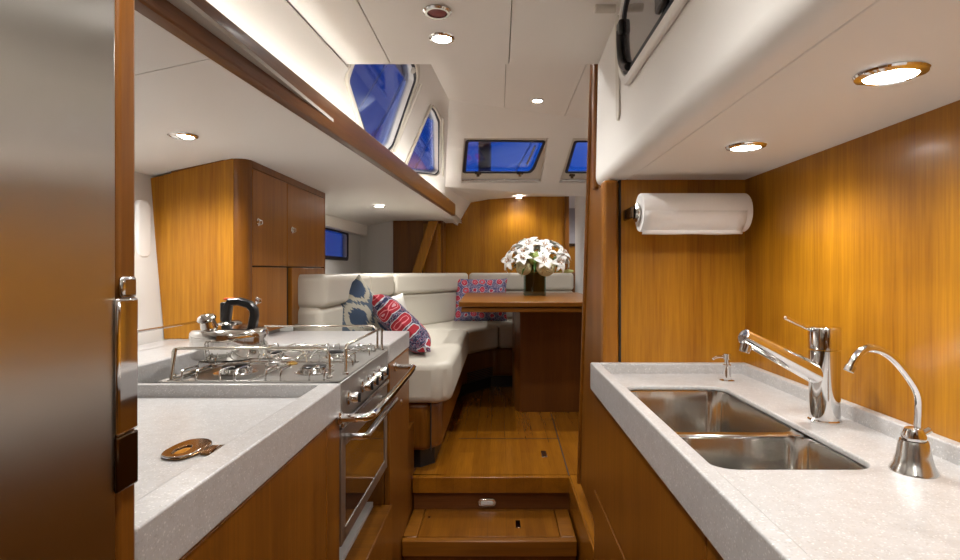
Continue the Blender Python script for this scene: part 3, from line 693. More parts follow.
m = MB(); m.box((X1-.003, Y0+.048, CZ-.712), (X1+.002, Y1-.048, CZ-.483)); m.build('door_window', OVENGL, dr)
m = MB(); m.tube([V(X1+.004, 1.555, CZ-.468), V(X1+.045, 1.555, CZ-.468), V(X1+.055, 1.565, CZ-.468), V(X1+.055, 2.0, CZ-.466), V(X1+.045, 2.01, CZ-.466), V(X1+.004, 2.01, CZ-.466)], .0095, 14); m.build('door_handle', STEEL, dr)
for i in range(5):
    pass
# burners
burn = [(-.797, 1.667, .040), (-.562, 1.675, .036), (-.582, 1.975, .032), (-.812, 1.965, .036)]
for bx, by, r in burn:
    m = MB(); m.lathe([(.001, 0), (r+.022, 0), (r+.022, .002), (r+.008, .003), (r+.002, .016), (.001, .016)], (bx, by, CZ-.308), 28)
    for i in range(20):
        a = 2*PI*i/20; m.box((bx+(r+.004)*math.cos(a)-.002, by+(r+.004)*math.sin(a)-.002, CZ-.306), (bx+(r+.004)*math.cos(a)+.002, by+(r+.004)*math.sin(a)+.002, CZ-.294))
    bb = m.build('burner', STEEL, sv)
    m = MB(); m.lathe([(.001, 0), (r, 0), (r, .004), (r-.004, .007), (.001, .008)], (bx, by, CZ-.292), 28); m.build('burner_cap', BLACK, bb)
m = MB(); m.lathe([(.001, 0), (.018, 0), (.018, .005), (.010, .010), (.001, .010)], (-.683, 1.815, CZ-.308), 20); m.build('brass_nozzle', simple('brass', (.65, .42, .13), .25, 1), sv)
# pan support: bent wire fingers joined by bars
m = MB(); zt = CZ-.272; zb = CZ-.306
def finger(x, y, dx, dy):
    m.tube([V(x, y, zb), V(x, y, zt-.006), V(x+dx*.12, y+dy*.12, zt), V(x+dx, y+dy, zt), V(x+dx*1.08, y+dy*1.08, zt-.006)], .0027, 8, sub=1)
for x in (-.87, -.83, -.765, -.725, -.64, -.60, -.52, -.48):
    finger(x, Y0+.03, 0, .075); finger(x, Y1-.03, 0, -.075)
    finger(x, 1.83, 0, -.075); finger(x, 1.835, 0, .075)
for y in (1.63, 1.71, 1.93, 2.02):
    finger(-.895, y, .055, 0); finger(-.455, y, -.055, 0); finger(-.69, y, -.05, 0); finger(-.685, y, .05, 0)
for y in (Y0+.03, 1.832, Y1-.03): m.tube([V(-.90, y, zb+.003), V(-.455, y, zb+.003)], .0027, 8)
for x in (-.895, -.6875, -.455): m.tube([V(x, Y0+.03, zb+.003), V(x, Y1-.03, zb+.003)], .0027, 8)
m.build('pan_support', STEEL, sv)
# fiddle rails round the hob
m = MB(); zr = CZ-.214; za = CZ-.298; r = .0042
def rail(pts): m.tube(pts, r, 10)
rail([V(-.912, Y0+.06, za), V(-.912, Y0+.06, zr-.012), V(-.905, Y0+.055, zr-.003), V(-.885, Y0+.045, zr), V(-.50, Y0+.045, zr), V(-.478, Y0+.045, zr-.004), V(-.470, Y0+.045, zr-.02), V(-.470, Y0+.045, za)])
m.cyl((-.90, Y0+.03, za), (-.895, Y0+.045, zr), r)
rail([V(-.440, Y0+.10, za), V(-.440, Y0+.10, zr-.01), V(-.440, Y0+.115, zr), V(-.440, Y1-.05, zr), V(-.440, Y1-.035, zr-.01), V(-.440, Y1-.035, za)])
rail([V(-.90, Y1-.02, za), V(-.90, Y1-.02, zr-.01), V(-.885, Y1-.02, zr+.006), V(-.475, Y1-.02, zr+.006), V(-.46, Y1-.02, zr-.01), V(-.46, Y1-.02, za)])
m.build('fiddle_rail', simple('fiddle_steel', (.58, .54, .47), .2, 1), sv)
for x, y in ((-.912, Y0+.06), (-.470, Y0+.045), (-.44, Y0+.10), (-.44, Y1-.035), (-.46, Y1-.02), (-.90, Y1-.02)):
    m = MB(); m.lathe([(.001, 0), (.009, 0), (.009, .006), (.006, .008), (.001, .008)], (x, y, za+.001), 16); m.build('rail_foot', STEEL, sv)
m = MB(); p = (X1-.002, Y0-.001, CZ-.325); m.lathe([(.001, 0), (.007, 0), (.006, .002), (.001, .002)], p, 14, (0, -1, 0)); m.build('screw', BLACK, sv)
# crash bar
cb = thing('grab_bar', 'long polished chrome grab bar standing off the oven front', 'grab bar', (-.38, 1.85, CZ-.4))
zc = CZ-.388
m = MB(); m.tube([V(XL+.004, 1.452, zc), V(-.375, 1.452, zc), V(-.348, 1.462, zc), V(-.338, 1.50, zc), V(-.338, 2.19, zc), V(-.345, 2.22, zc), V(-.365, 2.23, zc), V(XL+.004, 2.23, zc)], .0115, 16, sub=2); m.build('bar', CHROME, cb)
for y in (1.452, 2.23):
    m = MB(); m.lathe([(.001, 0), (.019, 0), (.019, .004), (.013, .008), (.001, .008)], (XL+.001, y, zc), 20, (1, 0, 0)); m.build('mount', STEEL, cb)

# ---- kettle
kx, ky, kz = -.832, 1.70, CZ-.268
kt = thing('kettle', 'shiny stainless steel stovetop kettle with black loop handle', 'kettle', (kx, ky, kz))
KST = simple('kettle_steel', (.70, .68, .65), .10, 1)
m = MB(); m.lathe([(.001, 0), (.094, 0), (.105, .006), (.108, .014), (.111, .070), (.110, .082), (.103, .090), (.085, .096), (.055, .102), (.040, .105), (.001, .106)], (kx, ky, kz), 48); m.build('body', KST, kt)
m = MB(); m.lathe([(.001, 0), (.034, 0), (.036, .003), (.028, .009), (.010, .012), (.001, .012)], (kx, ky, kz+.105), 32); m.build('lid', KST, kt)
m = MB(); sp0 = V(kx-.030, ky-.055, kz+.084); sp1 = sp0+V(-.006, -.010, .038)
m.cyl(sp0, sp1, .027, .020, 24); spo = m.build('spout', KST, kt, bevel=.004)
m = MB(); m.lathe([(.001, 0), (.025, 0), (.027, .004), (.022, .014), (.012, .019), (.001, .020)], sp1, 24, (sp1-sp0)); m.build('spout_cap', KST, spo)
def flat_handle(path, w, h):
    rings = []
    N = len(path)
    for i, p in enumerate(path):
        t = (path[min(i+1, N-1)]-path[max(i-1, 0)]).normalized(); s = V(0, 1, 0); u = t.cross(s)
        rings.append([p+s*w*a+u*h*b for a, b in ((-1, -.6), (-.6, -1), (.6, -1), (1, -.6), (1, .6), (.6, 1), (-.6, 1), (-1, .6))])
    return rings
pth = [V(kx+a, ky, kz+b) for a, b in ((-.012, .095), (-.010, .12), (-.006, .158), (.002, .172), (.03, .174), (.062, .164), (.075, .148), (.076, .13), (.072, .105), (.070, .095))]
m = MB(); m.ring(flat_handle(pth, .015, .012)); hn = m.build('handle', BLACK, kt, bevel=.001)
m = MB(); m.box((kx-.016, ky-.009, kz+.178), (kx+.016, ky+.009, kz+.185)); m.build('release_button', simple('orange_plastic', (.75, .10, .02), .4), hn, bevel=.002)
m = MB(); m.box((kx-.026, ky-.014, kz+.106), (kx-.004, ky+.014, kz+.172)); m.build('trigger', BLACK, hn, bevel=.006)

# ---- counter emblem: flush chrome lift ring
ce = thing('lift_ring', 'glossy bronze and chrome oval lift ring lying on the left countertop', 'pull ring', (-.56, 1.01, CZ+CS))
GOLD = simple('antique_bronze', (.20, .115, .05), .14, 1)
zz = CZ+CS+.001
def on_c(px, py): 
    q = P(px, py, CS*-F/(py-VY)); return V(q.x, q.y, zz)
ov = [on_c(x, y) for x, y in ((160, 458), (163, 454), (174, 448), (186, 443), (197, 441), (208, 441), (213, 444), (210, 448), (203, 454), (192, 458), (180, 461.5), (168, 461.5))]
ovh = [on_c(x, y) for x, y in ((171, 457), (176, 452), (186, 448), (192, 448), (190, 452), (182, 456.5))]
m = MB(); m.solid(round_poly(ov, .01), V(0, 0, .005), [round_poly(ovh, .005)]); m.build('oval_ring', GOLD, ce, bevel=.0018)
m = MB(); m.solid(round_poly(ovh, .004), V(0, 0, .002)); m.build('inset', CHROME, ce)
m = MB(); m.tube([on_c(x, y)+V(0, 0, .004) for x, y in ((162, 459), (168, 461), (180, 460.5), (192, 457), (200, 452))], .0022, sub=1); m.build('rim_wire', CHROME, ce)
m = MB(); m.solid([on_c(x, y) for x, y in ((204, 453), (212, 447.5), (230, 447), (222, 452), (213, 456.5), (200, 456))], V(0, 0, .004)); tl = m.build('tail', GOLD, ce, bevel=.001)
m = MB()
for k in range(3): m.tube([on_c(210+k*4, 456-k*1.2)+V(0, 0, .0045), on_c(219+k*4.5, 448)+V(0, 0, .0045)], .0012, 6)
m.build('ridges', CHROME, tl)

# ---- hull locker behind the stove
lk = thing('wall_locker', 'tall teak wall locker with round finger latches behind the stove', 'locker', (-1.2, 2.68, CZ-.27))
zl0, zl1 = CZ-.268, CZ+.452
m = MB(); m.plan([(-1.30, 2.18), (-1.06, 2.18), (-1.06, 3.17), (-1.30, 3.17)], zl0, CZ+.44); cc = m.build('carcass', TKd, lk)
m = MB(); m.solid([V(-1.325, 2.178, zl0), V(-1.052, 2.178, zl0), V(-1.052, 2.178, CZ+.447), V(-1.384, 2.178, CZ+.366)], V(0, .012, 0)); m.build('side_panel', TK, lk)
m = MB(); pts = [(-1.054, 2.178)]+[(-1.054+.052*math.sin(a), 2.232-.052*math.cos(a)) for a in [i/8*PI/2 for i in range(9)]]+[(-1.054, 2.232)]
m.plan(pts, zl0, CZ+.449); m.build('corner_post', TKd, lk)
m = MB(); m.box((-1.06, 2.232, CZ+.418), (-1.001, 3.17, CZ+.449)); m.box((-1.06, 3.152, zl0), (-1.001, 3.172, CZ+.449)); m.build('face_frame', TKd, lk, bevel=.003)
m = MB(); m.box((-1.06, 2.232, zl0), (-1.02, 3.15, CZ+.42)); m.build('shadow_gap', GAP, lk)
DK = teak('teak_door', light=(.36, .138, .012), dark=(.20, .065, .005))
for a, b, z0, z1, kn in ((2.235, 2.598, CZ+.022, CZ+.416, (258, 222)), (2.603, 3.149, CZ+.022, CZ+.416, (292, 230)), (2.235, 2.598, zl0+.004, CZ+.016, (256.6, 300.5)), (2.66, 3.149, zl0+.004, CZ+.016, None)):
    m = MB(); m.box((-1.022, a, z0), (-1.001, b, z1)); d_ = m.build('door', DK, lk, bevel=.003)
    if kn:
        Yk = 1.0*F/(VX-kn[0]); q = P(kn[0], kn[1], Yk)
        m = MB(); m.lathe([(.001, 0), (.015, 0), (.016, .003), (.012, .006), (.010, .002), (.001, .002)], (-1.001, q.y, q.z), 20, (1, 0, 0)); kb = m.build('latch', CHROME, d_)
        m = MB(); m.tube([V(-.995, q.y, q.z+.010), V(-.982, q.y, q.z+.004), V(-.982, q.y, q.z-.006), V(-.995, q.y, q.z-.012)], .003, 8); m.build('pull', CHROME, kb)
# white oval plate on the hull, seen beside the end panel
m = MB(); m.solid([V(-1.372+.0, y, z) for y, z in rrect(2.06, CZ+.05, 2.14, CZ+.27, .03)], V(.02, 0, 0)); o = m.build('hull_vent_cover', WHITE2, bevel=.008, seg=3); tag(o, 'white rounded cover plate on the hull beside the teak locker', 'cover plate')

# ================================================================== SALOON
sf = thing('settee', 'cream leather L-shaped settee on a curved teak base', 'sofa', (-.5, 4.0, CZ+SOLE))
zs1 = CZ-.455; zs0 = CZ-.655
# base and toe kick
basep = [(-1.04, 2.74), (-.36, 2.74), (-.29, 2.82), (-.285, 4.32), (-.03, 4.70), (.70, 4.72), (.70, 5.6), (-.5, 5.6), (-1.04, 4.6)]
m = MB(); m.plan(basep, CZ-.90, zs0); m.build('base', TKd, sf, bevel=.03, seg=4)
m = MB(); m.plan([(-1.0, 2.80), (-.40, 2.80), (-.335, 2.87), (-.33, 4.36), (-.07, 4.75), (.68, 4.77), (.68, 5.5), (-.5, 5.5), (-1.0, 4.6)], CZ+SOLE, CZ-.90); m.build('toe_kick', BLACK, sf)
m = MB(); a = V(-.285+.17, 4.32+.253, 0); dirv = V(.255, .38, 0).normalized(); nrm = V(.38, -.255, 0).normalized()
for k in range(6):
    z = CZ-.885+k*.014
    m.solid([V(-.255, 4.365, z)+nrm*.002, V(-.06, 4.655, z)+nrm*.002, V(-.06, 4.655, z)+nrm*.010, V(-.255, 4.365, z)+nrm*.010], V(0, 0, .006))
m.build('vent_grille', BLACK, sf)
m = MB(); m.box((-.343, 2.736, CZ-.90), (-.339, 2.80, zs0)); m.build('joint', GAP, sf)
# seat cushions
seat1 = [(-1.0, 2.70), (-.30, 2.70), (-.235, 2.77), (-.235, 4.30), (-.90, 4.30), (-1.0, 4.2)]
seat2 = [(-.90, 4.305), (-.235, 4.305), (.0, 4.65), (-.35, 5.30)]
seat3 = [(.004, 4.655), (.70, 4.665), (.70, 5.35), (-.34, 5.30)]
for s_ in (seat1, seat2, seat3):
    m = MB(); m.plan(s_, zs0, zs1); m.build('seat_cushion', LEATHER, sf, bevel=.035 if s_ is seat1 else .03, seg=4)
m = MB(); m.plan([(-1.04, 2.76), (-.9, 2.76), (-.9, 4.3), (-.4, 5.42), (.70, 5.42), (.70, 5.58), (-.5, 5.6), (-1.04, 4.6)], zs0, CZ-.12); m.build('back_frame', LEATHER, sf, bevel=.02)
segs = [((-.885, 2.74), (-.885, 3.70)), ((-.885, 3.72), (-.83, 4.26)), ((-.82, 4.28), (-.30, 5.22)), ((-.285, 5.235), (.71, 5.235))]
for i, (a, b) in enumerate(segs):
    a = V(*a, 0); b = V(*b, 0); t = (b-a).normalized(); n_ = V(t.y, -t.x, 0)   # inboard normal
    n2 = V(0, 0, 0)-n_ if False else n_
    for z0, z1, f0, nm in ((zs1-.01, CZ-.185, 0, 'back_cushion'), (CZ-.185, CZ-.018, .022, 'headrest')):
        m = MB(); q = [a+n2*f0, b+n2*f0, b-n2*.15, a-n2*.15]
        m.plan([(p.x, p.y) for p in q], z0, z1); m.build(nm, LEATHER, sf, bevel=.032, seg=5)
# table
tb = thing('table', 'teak saloon table with folded leaf on a wide pedestal', 'table', (.3, 4.3, CZ+SOLE))
tz = CZ-.195
m = MB(); m.plan([(-.255, 3.46), (.72, 3.46), (.72, 5.02), (-.30, 5.02)], tz-.032, tz); m.build('tabletop', TKx, tb, bevel=.005)
m = MB(); m.plan([(-.24, 3.475), (.71, 3.475), (.71, 5.0), (-.285, 5.0)], tz-.066, tz-.037); m.build('folding_leaf', TKx, tb, bevel=.005)
m = MB(); m.plan([(-.20, 3.52), (.69, 3.52), (.69, 4.9), (-.22, 4.9)], tz-.038, tz-.031); m.build('hinge_gap', GAP, tb)
m = MB(); m.plan([(.11, 4.5), (.11, 4.02), (.115, 3.95), (.15, 3.905), (.20, 3.90), (.62, 3.90), (.62, 4.5)], CZ+SOLE, tz-.066); m.build('pedestal', teak('teak_pedestal', light=(.15, .047, .006), dark=(.08, .025, .003)), tb, bevel=.004)
# vase and flowers
vx, vy = .285, 4.42
DG = simple('dark_green_glass', (.010, .040, .014), .35)
vs = thing('vase', 'square dark green glass vase on the teak table', 'vase', (vx, vy, tz))
m = MB(); m.solid([V(x, y, tz+.001) for x, y in rrect(vx-.085, vy-.085, vx+.085, vy+.085, .01)], V(0, 0, .18), [[V(x, y, tz+.001) for x, y in rrect(vx-.078, vy-.078, vx+.078, vy+.078, .008)]]); m.build('glass_wall', window_glass('vase_glass', (.35, .5, .38), .3), vs)
m = MB(); m.plan(rrect(vx-.077, vy-.077, vx+.077, vy+.077, .01), tz+.022, tz+.165); m.build('leaf_lining', DG, vs)
m = MB(); m.plan(rrect(vx-.077, vy-.077, vx+.077, vy+.077, .01), tz+.001, tz+.021); m.build('glass_foot', simple('clear_foot', (.10, .13, .12), .05, coat=1), vs)
PET = simple('white_petal', (.90, .90, .87), .6); PETG = simple('green_petal', (.42, .52, .16), .55); LEAF = simple('leaf_green', (.06, .16, .03), .5); CRM = simple('cream_petal', (.68, .66, .42), .7); ANTH = simple('anther_orange', (.35, .14, .03), .7)
fc0 = V(vx+.015, vy, tz+.24)
def petal(mb, base, dirv, up, L, W, curl):
    dirv = dirv.normalized(); up = (up-dirv*up.dot(dirv)).normalized(); s = dirv.cross(up)
    rows = []
    for i in range(7):
        t = i/6; w = W*math.sin(PI*(.12+.85*t))**.8*(1 if t < .98 else .3)
        c = base+dirv*L*t+up*(L*.35*math.sin(t*1.8)-curl*L*t*t*t)
        rows.append([c-s*w+up*w*.35, c-s*w*.5+up*w*.05, c, c+s*w*.5+up*w*.05, c+s*w+up*w*.35])
    mb.ring(rows, False, False, False)
def lily(c, axis, label, group, sc=1.0, mat=PET):
    t = thing('lily', label, 'flower', c, group)
    q = axis.to_track_quat('Z', 'Y')
    for k in range(6):
        a = k*PI/3+random.uniform(-.15, .15); rad = q@V(math.cos(a), math.sin(a), 0)
        m = MB(); petal(m, c, rad+axis*.55, axis, .100*sc*(1 if k % 2 else .9), (.030 if k % 2 else .023)*sc, random.uniform(.35, .75)); o = m.build('petal', mat, t); o.modifiers.new('s', 'SOLIDIFY').thickness = .0012
    m = MB()
    for k in range(6):
        a = k*PI/3+.5; rad = q@V(math.cos(a), math.sin(a), 0); e = c+axis*.06*sc+rad*.018*sc
        m.tube([c, c+axis*.03*sc, e], .0012, 5); m.cyl(e-rad*.006, e+rad*.006, .0028, n=6)
    m.build('stamens', ANTH if mat is PET else PETG, t)
    root = V(vx+(c.x-vx)*.18, vy+(c.y-vy)*.18, tz+.14)
    m = MB(); m.tube([c+axis*.005, c-axis*.03, root], .003, 6, sub=1); m.build('stem', LEAF, t)
dirs = []
for el, n, off in ((8, 9, 0), (34, 8, .35), (60, 6, .1), (86, 1, 0)):
    for k in range(n):
        a = 2*PI*k/n+off; e = math.radians(el); dirs.append(V(math.cos(a)*math.cos(e), math.sin(a)*math.cos(e), math.sin(e)))
for d_ in dirs:
    c = fc0+V(d_.x*.215, d_.y*.19, d_.z*.15)+V(random.uniform(-.015, .015), random.uniform(-.015, .015), random.uniform(-.01, .01))
    lily(c, (d_+V(random.uniform(-.4, .4), random.uniform(-.4, .4), .25+random.uniform(-.3, .3))).normalized(), 'white lily bloom in the bouquet on the saloon table', 'white lilies in the bouquet', random.uniform(.85, 1.1))
for (ox, oy, oz, r, lab, mm) in ((-.105, -.10, -.015, .062, 'round cream hydrangea head at the lower left of the bouquet', CRM), (.065, -.13, -.012, .075, 'largest round cream hydrangea head hanging over the vase front', CRM), (-.02, -.13, .055, .05, 'pale green hydrangea head near the bouquet centre', PETG)):
    c = fc0+V(ox, oy, oz); t = thing('hydrangea', lab, 'flower', c)
    m = MB(); nn = 110
    for i in range(nn):
        z = 1-2*(i+.5)/nn; a = i*2.39996; rr = math.sqrt(1-z*z); d_ = V(rr*math.cos(a), rr*math.sin(a), z); q = d_.to_track_quat('Z', 'Y')
        for k in range(4):
            b_ = q@V(math.cos(k*PI/2+i), math.sin(k*PI/2+i), .25); s_ = q@V(-math.sin(k*PI/2+i), math.cos(k*PI/2+i), 0)
            o_ = c+d_*r*.93; f = [o_, o_+b_*.012+s_*.010, o_+b_*.019, o_+b_*.012-s_*.010]; m.bm.faces.new([m.bm.verts.new(p) for p in f])
    m.build('florets', mm, t, smooth=False)
    m = MB(); m.lathe([(.001, -r*.9), (r*.6, -r*.66), (r*.9, 0), (r*.6, r*.66), (.001, r*.9)], c, 16); m.build('heart', LEAF, t)
    m = MB(); m.tube([c-V(0, 0, r*.8), V(vx+ox*.3, vy+oy*.3, tz+.15)], .004, 6); m.build('stem', LEAF, t)
for (px, py, dx, dz_, lab) in ((574, 271, 1, .05, 'long pale green lily bud pointing right at the edge of the bouquet'), (524, 238, -.15, 1, 'upright green lily bud at the top of the bouquet'), (545, 243, .35, 1, 'slim green bud at the top right of the bouquet'), (506, 257, -.9, .4, 'green bud pointing left out of the bouquet')):
    e = P(px, py, vy); d_ = V(dx, 0, dz_).normalized(); b_ = e-d_*.10
    t = thing('lily_bud', lab, 'flower', b_)
    m = MB(); m.lathe([(.001, 0), (.010, .012), (.016, .05), (.011, .085), (.001, .10)], b_, 12, d_); m.build('bud', simple('bud_green', (.55, .62, .25), .5) if dx == 1 else PETG, t)
    m = MB(); m.tube([b_, b_-d_*.03, fc0+V(0, 0, -.05)], .003, 6, sub=1); m.build('stem', LEAF, t)
fg = MB()
for k in range(44):
    a = random.uniform(0, 2*PI); e = random.uniform(-.25, 1.1); d_ = V(math.cos(a)*math.cos(e), math.sin(a)*math.cos(e), math.sin(e))
    petal(fg, fc0+V(d_.x*.05, d_.y*.05, -.03), d_, V(0, 0, 1), random.uniform(.15, .21), .013, .5)
o = fg.build('bouquet_foliage', LEAF); tag(o, 'dark green leaves filling the bouquet between the lilies', 'foliage', kind='stuff')

# pillows
def pillow(name, mat, c, u, v, half, half2, thick, label, piping=None):
    u = u.normalized(); v = (v-u*v.dot(u)).normalized(); w = v.cross(u)
    M = Matrix((v, u, w)).transposed()
    N = 20; m = MB(); R = {}
    for side in (1, -1):
        g = []
        for i in range(N+1):
            row = []
            for j in range(N+1):
                a, b = -1+2*i/N, -1+2*j/N
                h = (max(0, 1-a**4)*max(0, 1-b**4))**.5
                pinch = 1-.08*(1-a*a)*1 if True else 1
                x = a*half*(1-.09*(1-b*b) *0 - .07*(1-abs(b)**3)*abs(a)); y = b*half2*(1-.07*(1-abs(a)**3)*abs(b))
                row.append(V(x, y, side*thick*h*(1+.04*math.sin(7*a+3*b))))
            g.append(row)
        m.ring(g, False, False, False)
    me_o = m.build(name, mat, origin=(0, 0, 0))
    me_o.matrix_world = Matrix.Translation(c) @ M.to_4x4()
    return tag(me_o, label, 'pillow')
BLUE = ikat('blue_ikat', [(.045, .075, .14), (.45, .43, .34), (.085, .12, .17), (.48, .46, .38), (.05, .08, .14)], 7.4, .09, (0, .24, .44, .56, .78))
RED = floral('red_navy_floral', (.018, .02, .07), (.22, .24, .33), (.38, .015, .03), (.6, .3, .33), 10.5)
RED2 = floral('red_blue_floral', (.05, .06, .20), (.36, .40, .52), (.50, .03, .07), (.20, .38, .52), 13)
pillow('throw_pillow', BLUE, P(358, 321, 3.22), V(-.62, -.22, .75), V(.66, .42, .62), .19, .20, .075, 'blue and cream ikat throw pillow leaning at the near end of the settee')
pillow('throw_pillow', RED, V(-.545, 3.08, CZ-.30), V(-.66, -.02, .66), V(-.30, .96, 0), .20, .215, .075, 'red and navy floral throw pillow leaning beside the blue ikat pillow')
pillow('throw_pillow', simple('cream_cloth', (.62, .60, .55), .8), P(390, 318, 3.75), V(-.3, .1, .95), V(.8, .6, 0), .15, .15, .05, 'plain cream throw pillow tucked behind the red floral pillow')
pillow('throw_pillow', RED2, P(481, 300, 5.05), V(0, .15, 1), V(1, .03, 0), .245, .205, .07, 'red, navy and blue patterned throw pillow behind the table')

# leaning post, forward cupboard door, mast
m = MB(); a0, b0 = P(413, 274, 5.2), P(433, 214, 5.2); b0.z = CZ+.475; dd = V(.045, 0, 0)
m.solid([a0-dd-V(.0, 0, .5)+V(-.13, 0, 0), a0+dd-V(0, 0, .5)+V(-.13, 0, 0), b0+dd, b0-dd], V(0, .05, 0)); o = m.build('leaning_post', TK, bevel=.012, seg=3); tag(o, 'slanted teak post leaning between ceiling and settee back', 'post')
cd = thing('cupboard_door', 'small teak cupboard door beside the leaning post', 'door', (-.68, 5.33, CZ-.3))
m = MB(); m.box((-.735, 5.335, CZ-.3), (-.565, 5.358, CZ+.46)); m.build('frame', TK, cd, bevel=.003)
m = MB(); m.box((-.715, 5.322, CZ-.02), (-.60, 5.335, CZ+.40)); m.build('panel', DK, cd, bevel=.005)
m = MB(); m.lathe([(.001, 0), (.017, 0), (.015, .01), (.001, .012)], P(425, 249, 5.32), 16, (0, -1, 0)); m.build('knob', CHROME, cd)
m = MB(); m.lathe([(.08, 0), (.08, 1.77)], (.825, 5.38, CZ+SOLE), 32); o = m.build('mast', simple('mast_paint', (.70, .70, .70), .35)); tag(o, 'white round mast standing at the forward end of the saloon', 'mast')
pc = thing('picture', 'grey framed picture on the wall beyond the forward opening', 'picture', P(571, 245, 6.85))
a, b = P(566, 193, 6.85), P(590, 246, 6.85)
m = MB(); m.box((a.x, 6.835, b.z), (b.x, 6.858, a.z)); m.build('frame', BRONZE, pc, bevel=.004)
m = MB(); m.box((a.x+.03, 6.828, b.z+.03), (b.x-.03, 6.836, a.z-.03)); m.build('print', simple('grey_print', (.35, .33, .36), .15, coat=1), pc)
m = MB(); m.box((.74, 6.5, CZ+SOLE), (1.35, 6.85, CZ-.02)); o = m.build('sideboard', TKy, bevel=.01); tag(o, 'dark low sideboard beyond the forward opening', 'cabinet')

# ================================================================== LIGHTS
def downlight(pos, r, label, power, n=V(0, 0, -1), ring=CHROME, spot=150, group=None, lensr=.72, warm=(1, .975, .935)):
    t = thing('downlight', label, 'light', pos, group)
    m = MB(); m.lathe([(r*lensr, 0), (r*.98, 0), (r, .002), (r*.96, .005), (r*(lensr+.04), .008), (r*lensr, .006), (r*lensr, 0)], pos, 36, n); m.build('ring', ring, t)
    m = MB(); m.lathe([(.001, 0), (r*lensr, 0), (r*lensr, .003), (.001, .0035)], pos, 28, n); m.build('lens', LENS, t)
    l = bpy.data.lights.new('lamp', 'SPOT'); l.energy = power; l.spot_size = math.radians(spot); l.spot_blend = .75; l.shadow_soft_size = r*.7; l.color = warm
    o = bpy.data.objects.new('lamp', l); C.objects.link(o); o.parent = t; o.location = n*.02; o.rotation_euler = n.to_track_quat('-Z', 'Y').to_euler()
    return t
PW = 1.0
downlight(D(.590, .829, .299), .049, 'large round downlight nearest the camera over the sink counter', 2.6*PW)
downlight(D(.588, 1.31, .299), .046, 'round downlight over the far end of the sink counter', 5*PW)
downlight(D(.588, .25, .299), .056, 'added unseen downlight over the aft end of the sink counter', 3*PW)  # out of view, added to light the aft galley
downlight(D(-1.042, 1.81, .448), .048, 'round downlight in the low ceiling above the kettle', 12*PW)
downlight(D(-.845, 3.87, .460), .045, 'round downlight in the low ceiling above the settee', 12*PW)
downlight(D(-.183, 1.763, .749), .042, 'round downlight in the galley ceiling', 10*PW)
downlight(D(-.183, .55, .749), .042, 'added unseen downlight in the galley ceiling above the aisle', 13*PW)  # extra lamp above the frame, put in for more light
downlight(D(-.183, -.6, .749), .042, 'added unseen downlight in the galley ceiling by the aft wall', 10*PW)  # unseen lamp behind the camera, added for its light
downlight(D(.244, 3.50, 1.087), .042, 'round downlight in the saloon ceiling before the windscreen', 22*PW)
downlight(D(.663, 3.82, 1.087), .040, 'round downlight in the saloon ceiling beside the partition', 10*PW)
downlight(D(-.1, 2.45, 1.087), .040, 'round downlight in the saloon ceiling just past the galley', 14*PW)
downlight(D(.20, 5.50, .738), .040, 'round downlight below the windscreen near the forward bulkhead', 5*PW)
downlight(D(1.0, 5.45, .745), .040, 'round downlight below the windscreen on the starboard side', 8*PW)
downlight(D(1.05, 6.3, .779), .035, 'small downlight in the cabin beyond the opening', 8*PW)
rl = thing('red_night_light', 'oval chrome ringed red night light in the galley ceiling', 'light', D(-.178, 1.585, .749))
m = MB(); m.lathe([(.028, 0), (.040, 0), (.042, .003), (.036, .008), (.029, .008), (.028, 0)], D(-.178, 1.585, .749), 32, (0, 0, -1)); m.build('ring', STEEL, rl)
m = MB(); m.lathe([(.001, 0), (.028, 0), (.026, .005), (.001, .007)], D(-.178, 1.585, .749), 32, (0, 0, -1)); m.build('lens', REDLENS, rl)
# LED strip lying on the ledge behind the beam
ls = thing('led_strip', 'bright LED strip hidden on the ledge behind the teak beam', 'light', V(beam_x(2.5)-.05, 2.5, CZ+.508))
m = MB(); m.solid([V(beam_x(y)-dx, y, CZ+.508) for y, dx in ((-1.0, .034), (4.44, .034), (4.44, .046), (-1.0, .046))], V(0, 0, .006)); m.build('emitter', STRIP, ls)

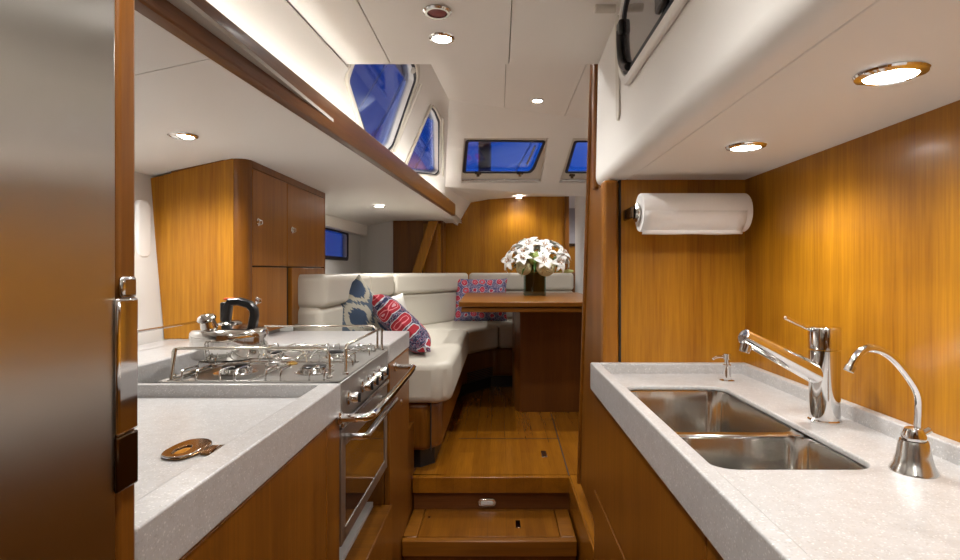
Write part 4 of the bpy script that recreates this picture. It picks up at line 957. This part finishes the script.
# ================================================================== OUTSIDE
m = MB(); m.lathe([(.10, 0), (.10, 9)], (1.05-.75-.52, 8.5, CZ+.3), 24); o = m.build('outside_mast', simple('mast_dark', (.02, .03, .06), .4)); 
tag(o, 'dark vertical spar outside seen through the windscreen', 'spar')
for a, b, lab in ((P(390, 58, 3.0), P(340, 140, 2.6), 'upper pale slanted tube outside the large side window'), (P(412, 64, 3.1), P(360, 163, 2.9), 'lower pale slanted tube outside the large side window'), (P(443, 112, 4.2), P(405, 190, 3.9), 'pale slanted tube outside the smaller side window')):
    m = MB(); m.tube([a, b], .004); o = m.build('pale_tube', simple('tube_white', (.75, .75, .8), .5)); tag(o, lab, 'wire')  # slim pale tubes slanting past the side windows
m = MB(); m.tube([P(540, 128, 6.5), P(512, 178, 6.0)], .006); o = m.build('stay_wire', simple('stay_white', (.75, .75, .8), .5)); tag(o, 'thin diagonal stay wire outside the windscreen', 'wire')
m = MB(); m.solid([V(-4, 5.2, CZ+.83), V(5, 5.2, CZ+.83), V(3, 12, CZ+.90), V(-2.5, 12, CZ+.90)], V(0, 0, .04)); 
m.build  # deck
o = m.build('foredeck', simple('deck_grey', (.10, .11, .13), .7)); o['kind'] = 'structure'; o['label'] = 'grey foredeck outside the windscreen'; o['category'] = 'deck'
# sky at dusk
w = bpy.data.worlds.new('dusk'); bpy.context.scene.world = w; w.use_nodes = True; nt = w.node_tree; bg = nt.nodes['Background']
tc = nt.nodes.new('ShaderNodeTexCoord'); dt = nt.nodes.new('ShaderNodeVectorMath'); dt.operation = 'DOT_PRODUCT'; dt.inputs[1].default_value = (.55, .80, -.25)
nt.links.new(tc.outputs['Generated'], dt.inputs[0])
cr = nt.nodes.new('ShaderNodeValToRGB'); e = cr.color_ramp.elements
e[0].position = 0; e[0].color = (.006, .010, .055, 1); e[1].position = .95; e[1].color = (.004, .085, .42, 1); x = e.new(.45); x.color = (.007, .017, .10, 1)
nt.links.new(dt.outputs['Value'], cr.inputs['Fac']); nt.links.new(cr.outputs['Color'], bg.inputs['Color']); bg.inputs['Strength'].default_value = 1.0

# ================================================================== CAMERA
cam = bpy.data.cameras.new('camera'); co = bpy.data.objects.new('camera', cam); C.objects.link(co)
co.location = (0, 0, CZ); co.rotation_euler = (PI/2, 0, 0)
cam.sensor_width = 36; cam.lens = F/960*36; cam.shift_x = -(VX-480)/960; cam.shift_y = -(280-VY)/960; cam.clip_start = .02
sc = bpy.context.scene; sc.camera = co
sc.view_settings.view_transform = 'Standard'; sc.view_settings.look = 'None'; sc.view_settings.gamma = 1; sc.view_settings.exposure = 1.22
sc.view_settings.use_curve_mapping = False
